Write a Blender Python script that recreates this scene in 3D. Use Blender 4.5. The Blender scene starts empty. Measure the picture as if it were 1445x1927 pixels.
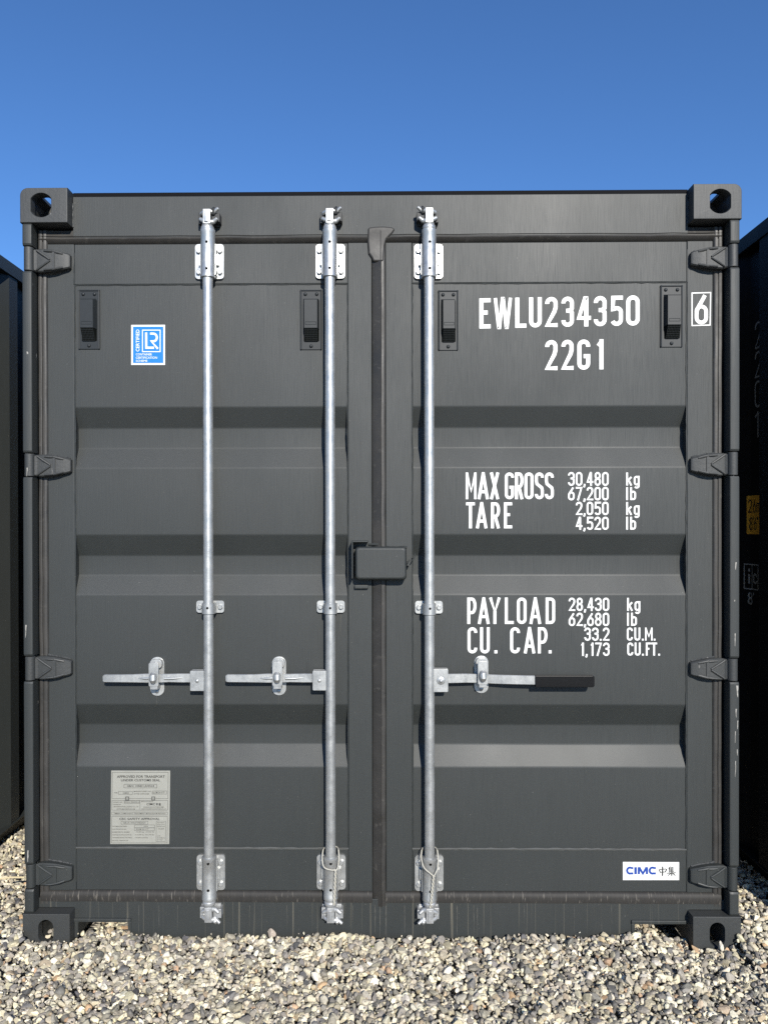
import bpy, bmesh, math, random
import numpy as np
from mathutils import Matrix, Vector

random.seed(7)
sc = bpy.context.scene
COL = sc.collection

# ------------------------------------------------------------------ camera
F_PX, S_PX, CX, CY = 1400.0, 1927.0, 722.5, 963.5
CAM = Vector((0.00897, -2.51984, 1.43790))
YAW, PITCH, ROLL = 0.0101247, -0.0048243, -0.0012630
SHX, SHY = 0.009114, 0.0179383
_c, _s = math.cos, math.sin
_Rz = Matrix(((_c(YAW), _s(YAW), 0), (-_s(YAW), _c(YAW), 0), (0, 0, 1)))
_Rx = Matrix(((1, 0, 0), (0, _c(PITCH), _s(PITCH)), (0, -_s(PITCH), _c(PITCH))))
_Ry = Matrix(((_c(ROLL), 0, _s(ROLL)), (0, 1, 0), (-_s(ROLL), 0, _c(ROLL))))
RM = _Ry @ _Rx @ _Rz
RIGHT, FWD, UP = RM[0].copy(), RM[1].copy(), RM[2].copy()
cd = bpy.data.cameras.new('camera')
cd.sensor_fit = 'VERTICAL'; cd.sensor_height = 36.0; cd.sensor_width = 36.0
cd.lens = F_PX * 36.0 / S_PX
cd.shift_x, cd.shift_y = SHX, SHY
cd.clip_start = 0.05; cd.clip_end = 2000
cam = bpy.data.objects.new('camera', cd); COL.objects.link(cam)
m3 = Matrix((RIGHT, UP, -FWD)).transposed()
cam.matrix_world = Matrix.Translation(CAM) @ m3.to_4x4()
sc.camera = cam

# ------------------------------------------------------------------ light
SUN = Vector((0.25, -1.0, 0.53)).normalized()
world = bpy.data.worlds.new('World'); sc.world = world; world.use_nodes = True
wn = world.node_tree; bg = wn.nodes['Background']
sky = wn.nodes.new('ShaderNodeTexSky'); sky.sky_type = 'NISHITA'; sky.sun_disc = False
sky.sun_elevation = math.asin(SUN.z); sky.sun_rotation = math.atan2(SUN.x, SUN.y)
sky.altitude = 0; sky.air_density = 1.0; sky.dust_density = 0.0; sky.ozone_density = 10.0
wn.links.new(sky.outputs[0], bg.inputs[0]); bg.inputs[1].default_value = 0.126
sl = bpy.data.lights.new('sun', 'SUN'); sl.energy = 5.0; sl.angle = math.radians(0.5); sl.color = (1.0, 0.95, 0.86)
so = bpy.data.objects.new('sun', sl); COL.objects.link(so)
so.rotation_euler = (-SUN).to_track_quat('-Z', 'Y').to_euler()
so.location = SUN * 30
sc.view_settings.view_transform = 'Standard'; sc.view_settings.look = 'None'
sc.view_settings.exposure = 0.35; sc.view_settings.gamma = 1.0; sc.view_settings.use_curve_mapping = False
sc.render.engine = 'CYCLES'
sc.cycles.max_bounces = 6
sc.cycles.use_denoising = False

def W(px, py, Y):
    """point (X, Z) seen at photo pixel px,py on the vertical plane y = Y"""
    d = RIGHT * ((px - CX + SHX * S_PX) / F_PX) + UP * (-(py - CY - SHY * S_PX) / F_PX) + FWD
    t = (Y - CAM.y) / d.y
    return CAM.x + d.x * t, CAM.z + d.z * t
def WX(px, Y, py=1000): return W(px, py, Y)[0]
def WZ(py, Y, px=718): return W(px, py, Y)[1]

# ------------------------------------------------------------------ materials
def mat(name, col, rough=0.5, metal=0.0, spec=0.5):
    m = bpy.data.materials.new(name); m.use_nodes = True
    b = m.node_tree.nodes['Principled BSDF']
    b.inputs['Base Color'].default_value = (*col, 1)
    b.inputs['Roughness'].default_value = rough
    b.inputs['Metallic'].default_value = metal
    b.inputs['Specular IOR Level'].default_value = spec
    return m
class NT:
    def __init__(s, m):
        s.m = m; s.t = m.node_tree; s.b = s.t.nodes['Principled BSDF']
        s.tc = s.t.nodes.new('ShaderNodeTexCoord')
    def n(s, typ, **k):
        x = s.t.nodes.new(typ)
        for a, v in k.items(): setattr(x, a, v)
        return x
    def l(s, a, b): s.t.links.new(a, b)
    def mapped(s, scale, loc=(0, 0, 0)):
        mp = s.n('ShaderNodeMapping'); mp.inputs['Scale'].default_value = scale; mp.inputs['Location'].default_value = loc
        s.l(s.tc.outputs['Object'], mp.inputs[0]); return mp.outputs[0]
    def noise(s, scale, vec=None, detail=4, rough=0.55):
        x = s.n('ShaderNodeTexNoise'); x.inputs['Scale'].default_value = scale
        x.inputs['Detail'].default_value = detail; x.inputs['Roughness'].default_value = rough
        s.l(vec or s.tc.outputs['Object'], x.inputs['Vector']); return x.outputs['Fac']
    def ramp(s, fac, a, b, ca=(0, 0, 0), cb=(1, 1, 1)):
        r = s.n('ShaderNodeValToRGB'); e = r.color_ramp.elements
        e[0].position, e[1].position = a, b; e[0].color = (*ca, 1); e[1].color = (*cb, 1)
        s.l(fac, r.inputs[0]); return r.outputs[0]
    def mix(s, fac, a, b, typ='MIX'):
        x = s.n('ShaderNodeMix', data_type='RGBA', blend_type=typ)
        for sock, v in ((x.inputs[0], fac), (x.inputs[6], a), (x.inputs[7], b)):
            if isinstance(v, (int, float)): sock.default_value = v
            elif isinstance(v, tuple): sock.default_value = (*v, 1)
            else: s.l(v, sock)
        return x.outputs[2]
    def maprange(s, fac, a, b, c, d):
        x = s.n('ShaderNodeMapRange')
        for i, v in enumerate((a, b, c, d)): x.inputs[i + 1].default_value = v
        s.l(fac, x.inputs[0]); return x.outputs[0]
    def mul(s, a, b):
        x = s.n('ShaderNodeMath', operation='MULTIPLY')
        s.l(a, x.inputs[0])
        if isinstance(b, (int, float)): x.inputs[1].default_value = b
        else: s.l(b, x.inputs[1])
        return x.outputs[0]
    def add(s, a, b):
        x = s.n('ShaderNodeMath', operation='ADD'); s.l(a, x.inputs[0])
        if isinstance(b, (int, float)): x.inputs[1].default_value = b
        else: s.l(b, x.inputs[1])
        return x.outputs[0]
    def bump(s, *layers):
        prev = None
        for h, st, dist in layers:
            x = s.n('ShaderNodeBump'); x.inputs['Strength'].default_value = st; x.inputs['Distance'].default_value = dist
            s.l(h, x.inputs['Height'])
            if prev: s.l(prev, x.inputs['Normal'])
            prev = x.outputs[0]
        s.l(prev, s.b.inputs['Normal'])
    def color(s, c): s.l(c, s.b.inputs['Base Color'])
    def rough(s, c): s.l(c, s.b.inputs['Roughness'])

PAINT = (0.0158, 0.0190, 0.0184)
def paint(name, col=PAINT, runs=0.0, chips=0.0, dirt=0.25, r0=0.57, r1=0.66, ior=1.58, cast=0.0):
    m = mat(name, col, 0.6); t = NT(m); t.b.inputs['IOR'].default_value = ior
    if ior > 1.4:
        t.b.inputs['Coat Weight'].default_value = 0.05; t.b.inputs['Coat Roughness'].default_value = 0.30
    k = lambda f: tuple(c * f for c in col)
    base = t.mix(t.noise(1.0, t.mapped((30, 30, 1.3)), 5, 0.6), k(0.90), k(1.11))
    blot = t.ramp(t.noise(2.2, None, 4), 0.42, 0.72)
    dusty = tuple(c * 0.6 + d for c, d in zip(col, (0.011, 0.0105, 0.0095)))
    base = t.mix(t.mul(blot, dirt), base, dusty)
    speck = t.ramp(t.noise(130, None, 2, 0.5), 0.74, 0.78)
    base = t.mix(t.mul(speck, 0.35), base, (0.16, 0.155, 0.14))
    if runs:
        st = t.ramp(t.noise(1.0, t.mapped((75, 4, 0.9)), 3, 0.6), 0.60, 0.74)
        base = t.mix(t.mul(st, runs), base, (0.19, 0.17, 0.125))
    if chips:
        ch = t.ramp(t.noise(38, t.mapped((1, 1, 0.45)), 4, 0.6), 0.70, 0.73)
        base = t.mix(t.mul(ch, chips), base, (0.40, 0.38, 0.34))
    t.color(base)
    t.rough(t.maprange(t.noise(3.5, t.mapped((1, 1, 0.4)), 4), 0.3, 0.7, r0, r1))
    t.bump((t.noise(95, None, 4, 0.6), cast, 0.004), (t.noise(1.0, t.mapped((1500, 1500, 10)), 1, 0.5), 0.9, 0.00040), (t.noise(420, None, 2), 0.05, 0.002), (t.noise(3.0, None, 2), 0.22, 0.008))
    return m
M_PAINT = paint('anthracite paint')
M_DOOR = paint('anthracite door paint', dirt=0.3)
M_LEDGELIT = paint('anthracite paint with painted ledge highlight', (0.060, 0.062, 0.058), dirt=0.6)  # paler tone paints in the sunlit line along the bottom rail ledge
M_SILL = paint('anthracite paint with lime runs', runs=0.55, dirt=0.45)
M_POST = paint('chipped anthracite paint', chips=0.7)
M_CAST = paint('cast steel anthracite paint', (0.025, 0.0270, 0.0265), chips=0.25, cast=0.22, dirt=0.5, r0=0.55, r1=0.65)
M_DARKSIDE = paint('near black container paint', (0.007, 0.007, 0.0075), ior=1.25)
M_VENT = mat('grey plastic vent', (0.015, 0.018, 0.020), 0.5, 0, 0.35)
_t = NT(M_VENT); _t.color(_t.mix(_t.noise(60), (0.012, 0.0145, 0.016), (0.020, 0.0235, 0.026)))
M_VHOLE = mat('dark vent grille', (0.004, 0.005, 0.004), 0.8, 0, 0.1)

M_RUB = mat('weathered black rubber', (0.035, 0.031, 0.027), 0.55); _t = NT(M_RUB)
_b = _t.mix(_t.noise(6, _t.mapped((1, 1, 1)), 5), (0.014, 0.0135, 0.0125), (0.042, 0.039, 0.035))
_b = _t.mix(_t.mul(_t.ramp(_t.noise(45, None, 4), 0.60, 0.75), 0.5), _b, (0.085, 0.08, 0.07))
_t.color(_b); _t.rough(_t.maprange(_t.noise(12), 0.3, 0.7, 0.42, 0.65)); _t.bump((_t.noise(90), 0.15, 0.002))
M_RUBD = mat('dusty bottom rubber', (0.03, 0.027, 0.024), 0.7); _t = NT(M_RUBD)
_b = _t.mix(_t.noise(1.0, _t.mapped((120, 20, 8)), 5), (0.008, 0.0075, 0.007), (0.030, 0.027, 0.023))
_b = _t.mix(_t.mul(_t.ramp(_t.noise(1.0, _t.mapped((160, 20, 22)), 4), 0.60, 0.72), 0.6), _b, (0.20, 0.18, 0.15))
_t.color(_b)
M_SEAL = mat('black roof sealant', (0.006, 0.006, 0.007), 0.8, 0, 0.1)

M_GALV = mat('galvanised steel', (0.55, 0.57, 0.57), 0.42, 0.75); _t = NT(M_GALV)
_v = _t.n('ShaderNodeTexVoronoi'); _v.inputs['Scale'].default_value = 130; _t.l(_t.mapped((1, 1, 0.5)), _v.inputs['Vector'])
_b = _t.mix(_t.noise(14, _t.mapped((1, 1, 0.5)), 6, 0.65), (0.28, 0.29, 0.288), (0.55, 0.553, 0.54))
_b = _t.mix(_t.mul(_v.outputs['Distance'], 0.5), _b, (0.60, 0.60, 0.58))
_b = _t.mix(_t.mul(_t.ramp(_t.noise(7, _t.mapped((1, 1, .6)), 5, 0.7), 0.60, 0.75), 0.5), _b, (0.16, 0.18, 0.19))
_t.color(_b); _t.rough(_t.maprange(_t.noise(25), 0.3, 0.7, 0.34, 0.55))
_t.bump((_t.noise(170, None, 3), 0.12, 0.001), (_t.noise(30, None, 3), 0.18, 0.003))
M_GALVD = mat('dull galvanised casting', (0.40, 0.41, 0.41), 0.5, 0.6); _t = NT(M_GALVD)
_t.color(_t.mix(_t.noise(50, None, 5), (0.17, 0.18, 0.185), (0.62, 0.62, 0.61)))
_t.bump((_t.noise(120, None, 3), 0.25, 0.002))
M_KEEP = paint('keeper paint with painted shade', (0.014, 0.015, 0.015))  # upper cam keepers coloured dark to stand in for their shadow
M_HOLE = mat('grease hole', (0.008, 0.008, 0.008), 0.9, 0, 0.1)
M_GRIP = mat('black rubber grip', (0.006, 0.006, 0.0065), 0.30, 0, 0.30)
_t = NT(M_GRIP); _t.color(_t.mix(_t.noise(80), (0.004, 0.004, 0.0045), (0.008, 0.008, 0.0085)))
M_WHITE = mat('white decal', (0.80, 0.80, 0.77), 0.45)
_t = NT(M_WHITE); _t.color(_t.mix(_t.noise(25, None, 5), (0.62, 0.62, 0.60), (0.74, 0.74, 0.715)))
M_DIM = mat('weathered white print', (0.30, 0.30, 0.28), 0.6); _t = NT(M_DIM); _t.color(_t.mix(_t.noise(60, None, 5), (0.18, 0.18, 0.17), (0.42, 0.42, 0.39)))
M_BLUE = mat('bright blue print', (0.012, 0.26, 0.74), 0.4); _t = NT(M_BLUE); _t.color(_t.mix(_t.noise(40), (0.004, 0.150, 0.48), (0.006, 0.18, 0.55)))
M_CBLUE = mat('navy logo print', (0.016, 0.055, 0.28), 0.4); _t = NT(M_CBLUE); _t.color(_t.mix(_t.noise(40), (0.014, 0.05, 0.26), (0.018, 0.06, 0.30)))
M_PLATE = mat('aluminium data plate', (0.50, 0.49, 0.42), 0.45, 0.25); _t = NT(M_PLATE); _t.color(_t.mix(_t.noise(30, None, 4), (0.29, 0.287, 0.25), (0.37, 0.366, 0.325)))
M_INK = mat('engraved plate print', (0.02, 0.02, 0.02), 0.6); _t = NT(M_INK); _t.color(_t.mix(_t.noise(60), (0.015, 0.015, 0.014), (0.03, 0.03, 0.028)))
M_INKL = mat('faded plate print', (0.13, 0.13, 0.115), 0.6); _t = NT(M_INKL); _t.color(_t.mix(_t.noise(60), (0.05, 0.05, 0.045), (0.09, 0.09, 0.08)))
M_YEL = mat('orange yellow sticker', (0.75, 0.36, 0.03), 0.5); _t = NT(M_YEL); _t.color(_t.mix(_t.noise(40), (0.70, 0.33, 0.025), (0.80, 0.39, 0.035)))
M_BLK = mat('black print', (0.01, 0.01, 0.01), 0.6); _t = NT(M_BLK); _t.color(_t.mix(_t.noise(40), (0.008, 0.008, 0.008), (0.014, 0.014, 0.014)))
M_ROPE = mat('off white twine', (0.52, 0.49, 0.40), 0.85); _t = NT(M_ROPE); _t.color(_t.mix(_t.noise(220), (0.30, 0.285, 0.235), (0.48, 0.46, 0.40)))
M_WEED = mat('green weed leaf', (0.10, 0.14, 0.025), 0.6); _t = NT(M_WEED); _t.color(_t.mix(_t.noise(90), (0.06, 0.10, 0.015), (0.17, 0.19, 0.04)))
M_TWIG = mat('dry straw', (0.50, 0.42, 0.25), 0.8); _t = NT(M_TWIG); _t.color(_t.mix(_t.noise(60), (0.42, 0.34, 0.19), (0.58, 0.50, 0.32)))

M_STONE = mat('gravel stone', (0.4, 0.37, 0.32), 0.75); _t = NT(M_STONE)
_a = _t.n('ShaderNodeAttribute', attribute_name='stone'); 
_sp = _t.noise(240, None, 4, 0.7)
_b = _t.mix(_t.maprange(_sp, 0.3, 0.7, 0, 1), _t.mix(1.0, _a.outputs['Color'], (0.70, 0.69, 0.68), 'MULTIPLY'), _t.mix(1.0, _a.outputs['Color'], (1.18, 1.17, 1.14), 'MULTIPLY'))
_t.color(_b); _t.bump((_t.noise(300, None, 3), 0.35, 0.002))
M_GROUND = mat('gravel ground', (0.3, 0.27, 0.23), 0.9); _t = NT(M_GROUND)
_v = _t.n('ShaderNodeTexVoronoi'); _v.inputs['Scale'].default_value = 55; _t.l(_t.tc.outputs['Object'], _v.inputs['Vector'])
_hs = _t.n('ShaderNodeSeparateColor'); _t.l(_v.outputs['Color'], _hs.inputs[0])
_r = _t.ramp(_hs.outputs[0], 0.1, 0.9, (0.10, 0.095, 0.09), (0.46, 0.42, 0.34)); _t.color(_r)
_i = _t.n('ShaderNodeMath', operation='SUBTRACT'); _i.inputs[0].default_value = 1.0; _t.l(_v.outputs['Distance'], _i.inputs[1])
_t.bump((_i.outputs[0], 0.9, 0.02))

# ------------------------------------------------------------------ mesh helpers
class MB:
    def __init__(s): s.v = []; s.f = []
    def addv(s, p): s.v.append(tuple(p)); return len(s.v) - 1
    def raw(s, vs, fs):
        o = len(s.v); s.v += [tuple(p) for p in vs]; s.f += [tuple(i + o for i in f) for f in fs]; return s
    def box(s, x0, x1, y0, y1, z0, z1):
        if x0 > x1: x0, x1 = x1, x0
        if y0 > y1: y0, y1 = y1, y0
        if z0 > z1: z0, z1 = z1, z0
        return s.raw([(x0, y0, z0), (x1, y0, z0), (x1, y1, z0), (x0, y1, z0), (x0, y0, z1), (x1, y0, z1), (x1, y1, z1), (x0, y1, z1)],
                     [(0, 3, 2, 1), (4, 5, 6, 7), (0, 1, 5, 4), (1, 2, 6, 5), (2, 3, 7, 6), (3, 0, 4, 7)])
    def prism(s, poly, y0, y1):
        """polygon in XZ extruded from y0 (front) to y1"""
        a = sum(poly[i][0] * poly[(i + 1) % len(poly)][1] - poly[(i + 1) % len(poly)][0] * poly[i][1] for i in range(len(poly)))
        if a < 0: poly = poly[::-1]
        n = len(poly)
        vs = [(x, y0, z) for x, z in poly] + [(x, y1, z) for x, z in poly]
        fs = [tuple(range(n)), tuple(range(2 * n - 1, n - 1, -1))]
        fs += [(i, i + n, (i + 1) % n + n, (i + 1) % n) for i in range(n)]
        return s.raw(vs, fs)
    def loft(s, rings, close=True, caps=True):
        n = len(rings[0]); o = len(s.v)
        for r in rings: s.v += [tuple(p) for p in r]
        for k in range(len(rings) - 1):
            for i in range(n if close else n - 1):
                j = (i + 1) % n
                s.f.append((o + k * n + i, o + k * n + j, o + (k + 1) * n + j, o + (k + 1) * n + i))
        if caps and close:
            s.f.append(tuple(o + i for i in range(n - 1, -1, -1)))
            s.f.append(tuple(o + (len(rings) - 1) * n + i for i in range(n)))
        return s
    def lathe(s, c, axis, prof, n=20):
        """prof: list of (t, r) along axis from point c"""
        c = Vector(c); ax = Vector(axis).normalized()
        u = ax.orthogonal().normalized(); w = ax.cross(u)
        rings = []
        for t, r in prof:
            rings.append([c + ax * t + (u * math.cos(2 * math.pi * i / n) + w * math.sin(2 * math.pi * i / n)) * r for i in range(n)])
        return s.loft(rings)
    def cyl(s, a, b, r, n=20):
        a, b = Vector(a), Vector(b)
        return s.lathe(a, b - a, [(0, r), ((b - a).length, r)], n)
    def tube(s, pts, r, n=8):
        pts = [Vector(p) for p in pts]; rings = []
        up = None
        for i, p in enumerate(pts):
            d = (pts[min(i + 1, len(pts) - 1)] - pts[max(i - 1, 0)]).normalized()
            if up is None: up = d.orthogonal().normalized()
            up = (up - d * up.dot(d)).normalized(); w = d.cross(up)
            rr = r[i] if isinstance(r, (list, tuple)) else r
            rings.append([p + (up * math.cos(2 * math.pi * k / n) + w * math.sin(2 * math.pi * k / n)) * rr for k in range(n)])
        return s.loft(rings)
    def hexbolt(s, x, y, z, r=0.0085, h=0.007):
        """bolt head standing off a plane y, towards -y"""
        s.lathe((x, y, z), (0, -1, 0), [(0, r), (h, r), (h + 0.0015, r * 0.8)], 6)
    def dome(s, x, y, z, r=0.009, h=0.006, n=14):
        s.lathe((x, y, z), (0, -1, 0), [(0, r), (h * .45, r * .92), (h * .8, r * .65), (h, r * .2)], n)
    def build(s, name, m, parent=None, bevel=0.0, seg=2, angle=38, label=None, wn=False):
        me = bpy.data.meshes.new(name); me.from_pydata(s.v, [], s.f)
        bm = bmesh.new(); bm.from_mesh(me)
        bmesh.ops.recalc_face_normals(bm, faces=bm.faces)
        if bevel > 0:
            es = [e for e in bm.edges if len(e.link_faces) == 2 and e.calc_face_angle(0) > math.radians(30)]
            bmesh.ops.bevel(bm, geom=es, offset=bevel, segments=seg, affect='EDGES', profile=0.5, clamp_overlap=True)
        bm.to_mesh(me); bm.free()
        for p in me.polygons: p.use_smooth = True
        me.set_sharp_from_angle(angle=math.radians(50 if bevel > 0 or wn else angle))
        me.materials.append(m)
        o = bpy.data.objects.new(name, me); COL.objects.link(o)
        if bevel > 0 or wn:
            wnm = o.modifiers.new('normals', 'WEIGHTED_NORMAL'); wnm.weight = 100; wnm.keep_sharp = True
        if parent is not None: attach(o, parent)
        if label: o['label'] = label
        return o

ROOT_LOC = {}
def attach(o, p):
    o.parent = p
    if p.name in ROOT_LOC: o.matrix_parent_inverse = Matrix.Translation(-ROOT_LOC[p.name])
def empty(name, loc, label, cat, group=None):
    o = bpy.data.objects.new(name, None); COL.objects.link(o); o.location = loc
    o.empty_display_size = 0.2
    o['label'] = label; o['category'] = cat
    if group: o['group'] = group
    ROOT_LOC[o.name] = Vector(loc)
    return o
def tag(o, label=None, cat=None, group=None, kind=None):
    for k, v in (('label', label), ('category', cat), ('group', group), ('kind', kind)):
        if v: o[k] = v
    return o
def rrect(x0, x1, z0, z1, r, n=5, corners=(1, 1, 1, 1)):
    """rounded rect outline; corners: bl, br, tr, tl"""
    pts = []
    for (cx, cz, a0), on in zip(((x0 + r, z0 + r, 180), (x1 - r, z0 + r, 270), (x1 - r, z1 - r, 0), (x0 + r, z1 - r, 90)), corners):
        if on:
            for i in range(n + 1):
                a = math.radians(a0 + 90 * i / n); pts.append((cx + r * math.cos(a), cz + r * math.sin(a)))
        else:
            a = math.radians(a0 + 45); k = r * math.sqrt(2)
            pts.append((cx + k * math.cos(a), cz + k * math.sin(a)))
    return pts
def resample_ray(outline, c, angs):
    """outline points hit by rays from c at the angles"""
    out = []
    n = len(outline)
    for a in angs:
        d = (math.cos(a), math.sin(a)); best = None
        for i in range(n):
            p, q = outline[i], outline[(i + 1) % n]
            ex, ez = q[0] - p[0], q[1] - p[1]
            den = d[0] * ez - d[1] * ex
            if abs(den) < 1e-12: continue
            wx, wz = p[0] - c[0], p[1] - c[1]
            t = (wx * ez - wz * ex) / den; u = (wx * d[1] - wz * d[0]) / den
            if t > 0 and -1e-6 <= u <= 1 + 1e-6 and (best is None or t < best): best = t
        out.append((c[0] + d[0] * best, c[1] + d[1] * best))
    return out

# ------------------------------------------------------------------ ground
def gnoise(x, y, f, seed=0.0):
    return math.sin(x * f + 1.7 * seed + 1.3 * math.sin(y * f * 0.9 + seed)) * math.cos(y * f * 1.1 + 0.8 * math.sin(x * f * 0.7 + 2 * seed))
def gheight(x, y):
    h = 0.012 + 0.007 * gnoise(x, y, 7.0, 1) + 0.004 * gnoise(x, y, 19.0, 2)
    if y > -0.25:
        k = min(1.0, (y + 0.25) / 0.25)
        h += 0.014 * k                                   # banked up against the sill
        if abs(x) > 1.20: h += 0.030 * k                 # higher in the gaps between containers
        h += 0.010 * k * math.exp(-((x - 0.88) / 0.07) ** 2) - 0.012 * k * math.exp(-((x - 1.02) / 0.06) ** 2)     # heap in the right fork pocket
        h += 0.002 * k * math.exp(-((x + 0.90) / 0.08) ** 2) - 0.010 * k * math.exp(-((x + 1.03) / 0.05) ** 2)
        h += 0.020 * k * math.exp(-((x - 1.30) / 0.09) ** 2)
        h -= 0.014 * k * math.exp(-((x - 1.14) / 0.07) ** 2)
        h -= 0.010 * k * math.exp(-((x + 1.14) / 0.07) ** 2)
    if abs(x) < 1.2 and y > 0.055: h -= min(0.045, (y - 0.055) * 0.7)
    return h
bm = MB()
bm.raw([(-300, -300, -0.045), (300, -300, -0.045), (300, 300, -0.045), (-300, 300, -0.045)], [(0, 1, 2, 3)])
tag(bm.build('ground', M_GROUND), kind='structure', label='pale gravel yard')

# ------------------------------------------------------------------ container parts
YH = 0.044          # header / sill face
YD = 0.048          # door frame face
YP = 0.0525         # panel outer face
YR = 0.0835         # panel recessed face
L20 = 6.058
root = empty('shipping_container', (0, 0, 0), 'dark grey shipping container with closed double doors and white container number, facing the camera', 'shipping container')

def casting(name, sx, top, parent, m=M_CAST, back=False, dx=0.0, y_off=0.0):
    """corner casting 162 x 178 x 118 with end, side and top/bottom holes"""
    b = MB()
    w, d, h = 0.162, 0.178, 0.118
    # local u: 0 at inner edge, w at the outer edge; v: 0 at the container side, h at the outer (top or bottom)
    out = rrect(0, w, 0, h, 0.026 if top else 0.008, 6, (0, 0, 1, 0))
    ch = (w - 0.072 if top else w - 0.080, h * 0.5 if top else h * 0.52)
    N = 48
    if top: hole_r = 0.0395; hw = 0.0335
    else: hole_r = 0.0395; hw = 0.0245
    corner_angs = [math.atan2(p[1] - ch[1], p[0] - ch[0]) for p in out]
    angs = sorted(set([round(-math.pi + 2 * math.pi * i / N, 5) for i in range(N)] + [round(a, 5) for a in corner_angs]))
    def holept(a):
        if top:
            x, z = hole_r * math.cos(a), hole_r * math.sin(a)
            return (ch[0] + max(-hw, min(hw, x)), ch[1] + z)
        # stadium
        ss = hole_r - hw
        dx_, dz_ = math.cos(a), math.sin(a)
        t = hw / max(1e-6, abs(dx_))
        if abs(dz_ * t) <= ss: return (ch[0] + dx_ * t, ch[1] + dz_ * t)
        sg = 1 if dz_ > 0 else -1
        # ray vs circle at (0, sg*ss)
        bq = -dz_ * sg * ss; cq = ss * ss - hw * hw
        t = -bq + math.sqrt(max(0, bq * bq - cq))
        return (ch[0] + dx_ * t, ch[1] + dz_ * t)
    O = resample_ray(out, ch, angs); H = [holept(a) for a in angs]
    n = len(angs)
    def P(u, v, y):
        x = sx * (1.219 - w + u)
        z = (2.591 - h + v) if top else (h - v)
        yy = (L20 - y) if back else y
        return (x + dx, yy + y_off, z)
    # front ring, tube, back ring of plate
    e = 0.0035
    Oin = [(ch[0] + (p[0] - ch[0]) * 0.965, ch[1] + (p[1] - ch[1]) * 0.955) for p in O]
    Hout = [(ch[0] + (p[0] - ch[0]) * 1.07, ch[1] + (p[1] - ch[1]) * 1.07) for p in H]
    cav = [(ch[0] + (p[0] - ch[0]) * 1.18, ch[1] + (p[1] - ch[1]) * 1.18) for p in H]
    mid_ = [(q[0] * .7 + r_[0] * .3, q[1] * .7 + r_[1] * .3) for q, r_ in zip(O, Oin)]
    layers = [(O, d), (O, 0.150), (O, 0.050), (O, e), (mid_, 0.0008), (Oin, 0), (Hout, 0), (H, e), (H, 0.028), (cav, 0.030), (cav, 0.050), (cav, 0.120)]
    o0 = len(b.v)
    for ring_, y_ in layers: b.v += [P(*p, y_) for p in ring_]
    for k in range(len(layers) - 1):
        for i in range(n):
            j = (i + 1) % n
            am = angs[i]
            if k in (1, 10) and math.radians(66) < am < math.radians(114): continue        # the aperture in the outer face
            b.f.append((o0 + k * n + i, o0 + k * n + j, o0 + (k + 1) * n + j, o0 + (k + 1) * n + i))
    ap = [i for i in range(n) if math.radians(66) < angs[i] < math.radians(114)]
    i0, i1 = ap[0], ap[-1] + 1
    for ii in (i0, i1):                                                                    # cheeks of the aperture
        o1 = len(b.v); b.v += [P(*O[ii], 0.050), P(*O[ii], 0.150), P(*cav[ii], 0.120), P(*cav[ii], 0.050)]; b.f.append((o1, o1 + 1, o1 + 2, o1 + 3))
    o1 = len(b.v)
    for ii in range(i0, i1 + 1): b.v += [P(*O[ii], 0.050), P(*cav[ii], 0.050), P(*O[ii], 0.150), P(*cav[ii], 0.120)]
    for q_ in range(i1 - i0):
        b.f.append((o1 + 4 * q_, o1 + 4 * q_ + 4, o1 + 4 * q_ + 5, o1 + 4 * q_ + 1)); b.f.append((o1 + 4 * q_ + 2, o1 + 4 * q_ + 6, o1 + 4 * q_ + 7, o1 + 4 * q_ + 3))
    # closing faces (back of casting and bottom of the cavity)
    o = len(b.v); b.v += [P(*p, d) for p in O]; b.f.append(tuple(range(o, o + n)))
    o = len(b.v); b.v += [P(*((ch[0] + (p[0] - ch[0]) * 1.18, ch[1] + (p[1] - ch[1]) * 1.18)), 0.12) for p in H]; b.f.append(tuple(range(o, o + n)))
    return b.build(name, m, parent, wn=True)

for sx in (-1, 1):
    for top in (1, 0):
        casting('corner_casting', sx, top, root)
        casting('corner_casting', sx, top, root, back=True)

# hinge rows in photo pixels: (knuckle top, knuckle bottom)
HL = [(464, 510), (853, 897), (1235, 1281), (1626, 1671)]
HR = [(459, 503), (850, 895), (1239, 1282), (1631, 1676)]
KN = {-1: [(WZ(a, 0.01, 53), WZ(b_, 0.01, 53)) for a, b_ in HL], 1: [(WZ(a, 0.01, 1381), WZ(b_, 0.01, 1381)) for a, b_ in HR]}

def corner_post(sx):
    b = MB()
    # J bar behind
    b.box(sx * 1.184, sx * 1.213, 0.040, 0.11, 0.118, 2.473)
    b.box(sx * 1.080, sx * 1.213, 0.105, 0.16, 0.118, 2.473)
    zs = [2.473] + [z for k in KN[sx] for z in k] + [0.118]
    for i in range(0, len(zs), 2):
        z1, z0 = zs[i], zs[i + 1]
        if z1 - z0 < 0.01: continue
        xs = (1.181, 1.214)
        gap = 0.0025
        prof = [(sx * xs[0], 0.046), (sx * xs[0], 0.006), (sx * (xs[0] + .0015), 0.0028), (sx * (xs[0] + .005), 0.0015), (sx * (xs[1] - .006), 0.0015), (sx * (xs[1] - .002), 0.0032), (sx * xs[1], 0.008), (sx * xs[1], 0.046)]
        rings = []
        for z, sh in ((z0 + gap, 0.003), (z0 + gap + 0.006, 0.0), (z1 - gap - 0.006, 0.0), (z1 - gap, 0.003)):
            rings.append([(x, y + sh, z) for x, y in prof])
        b.loft(rings)
    return b.build('corner_post', M_POST, root, angle=24)
for sx in (-1, 1): corner_post(sx)

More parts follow.
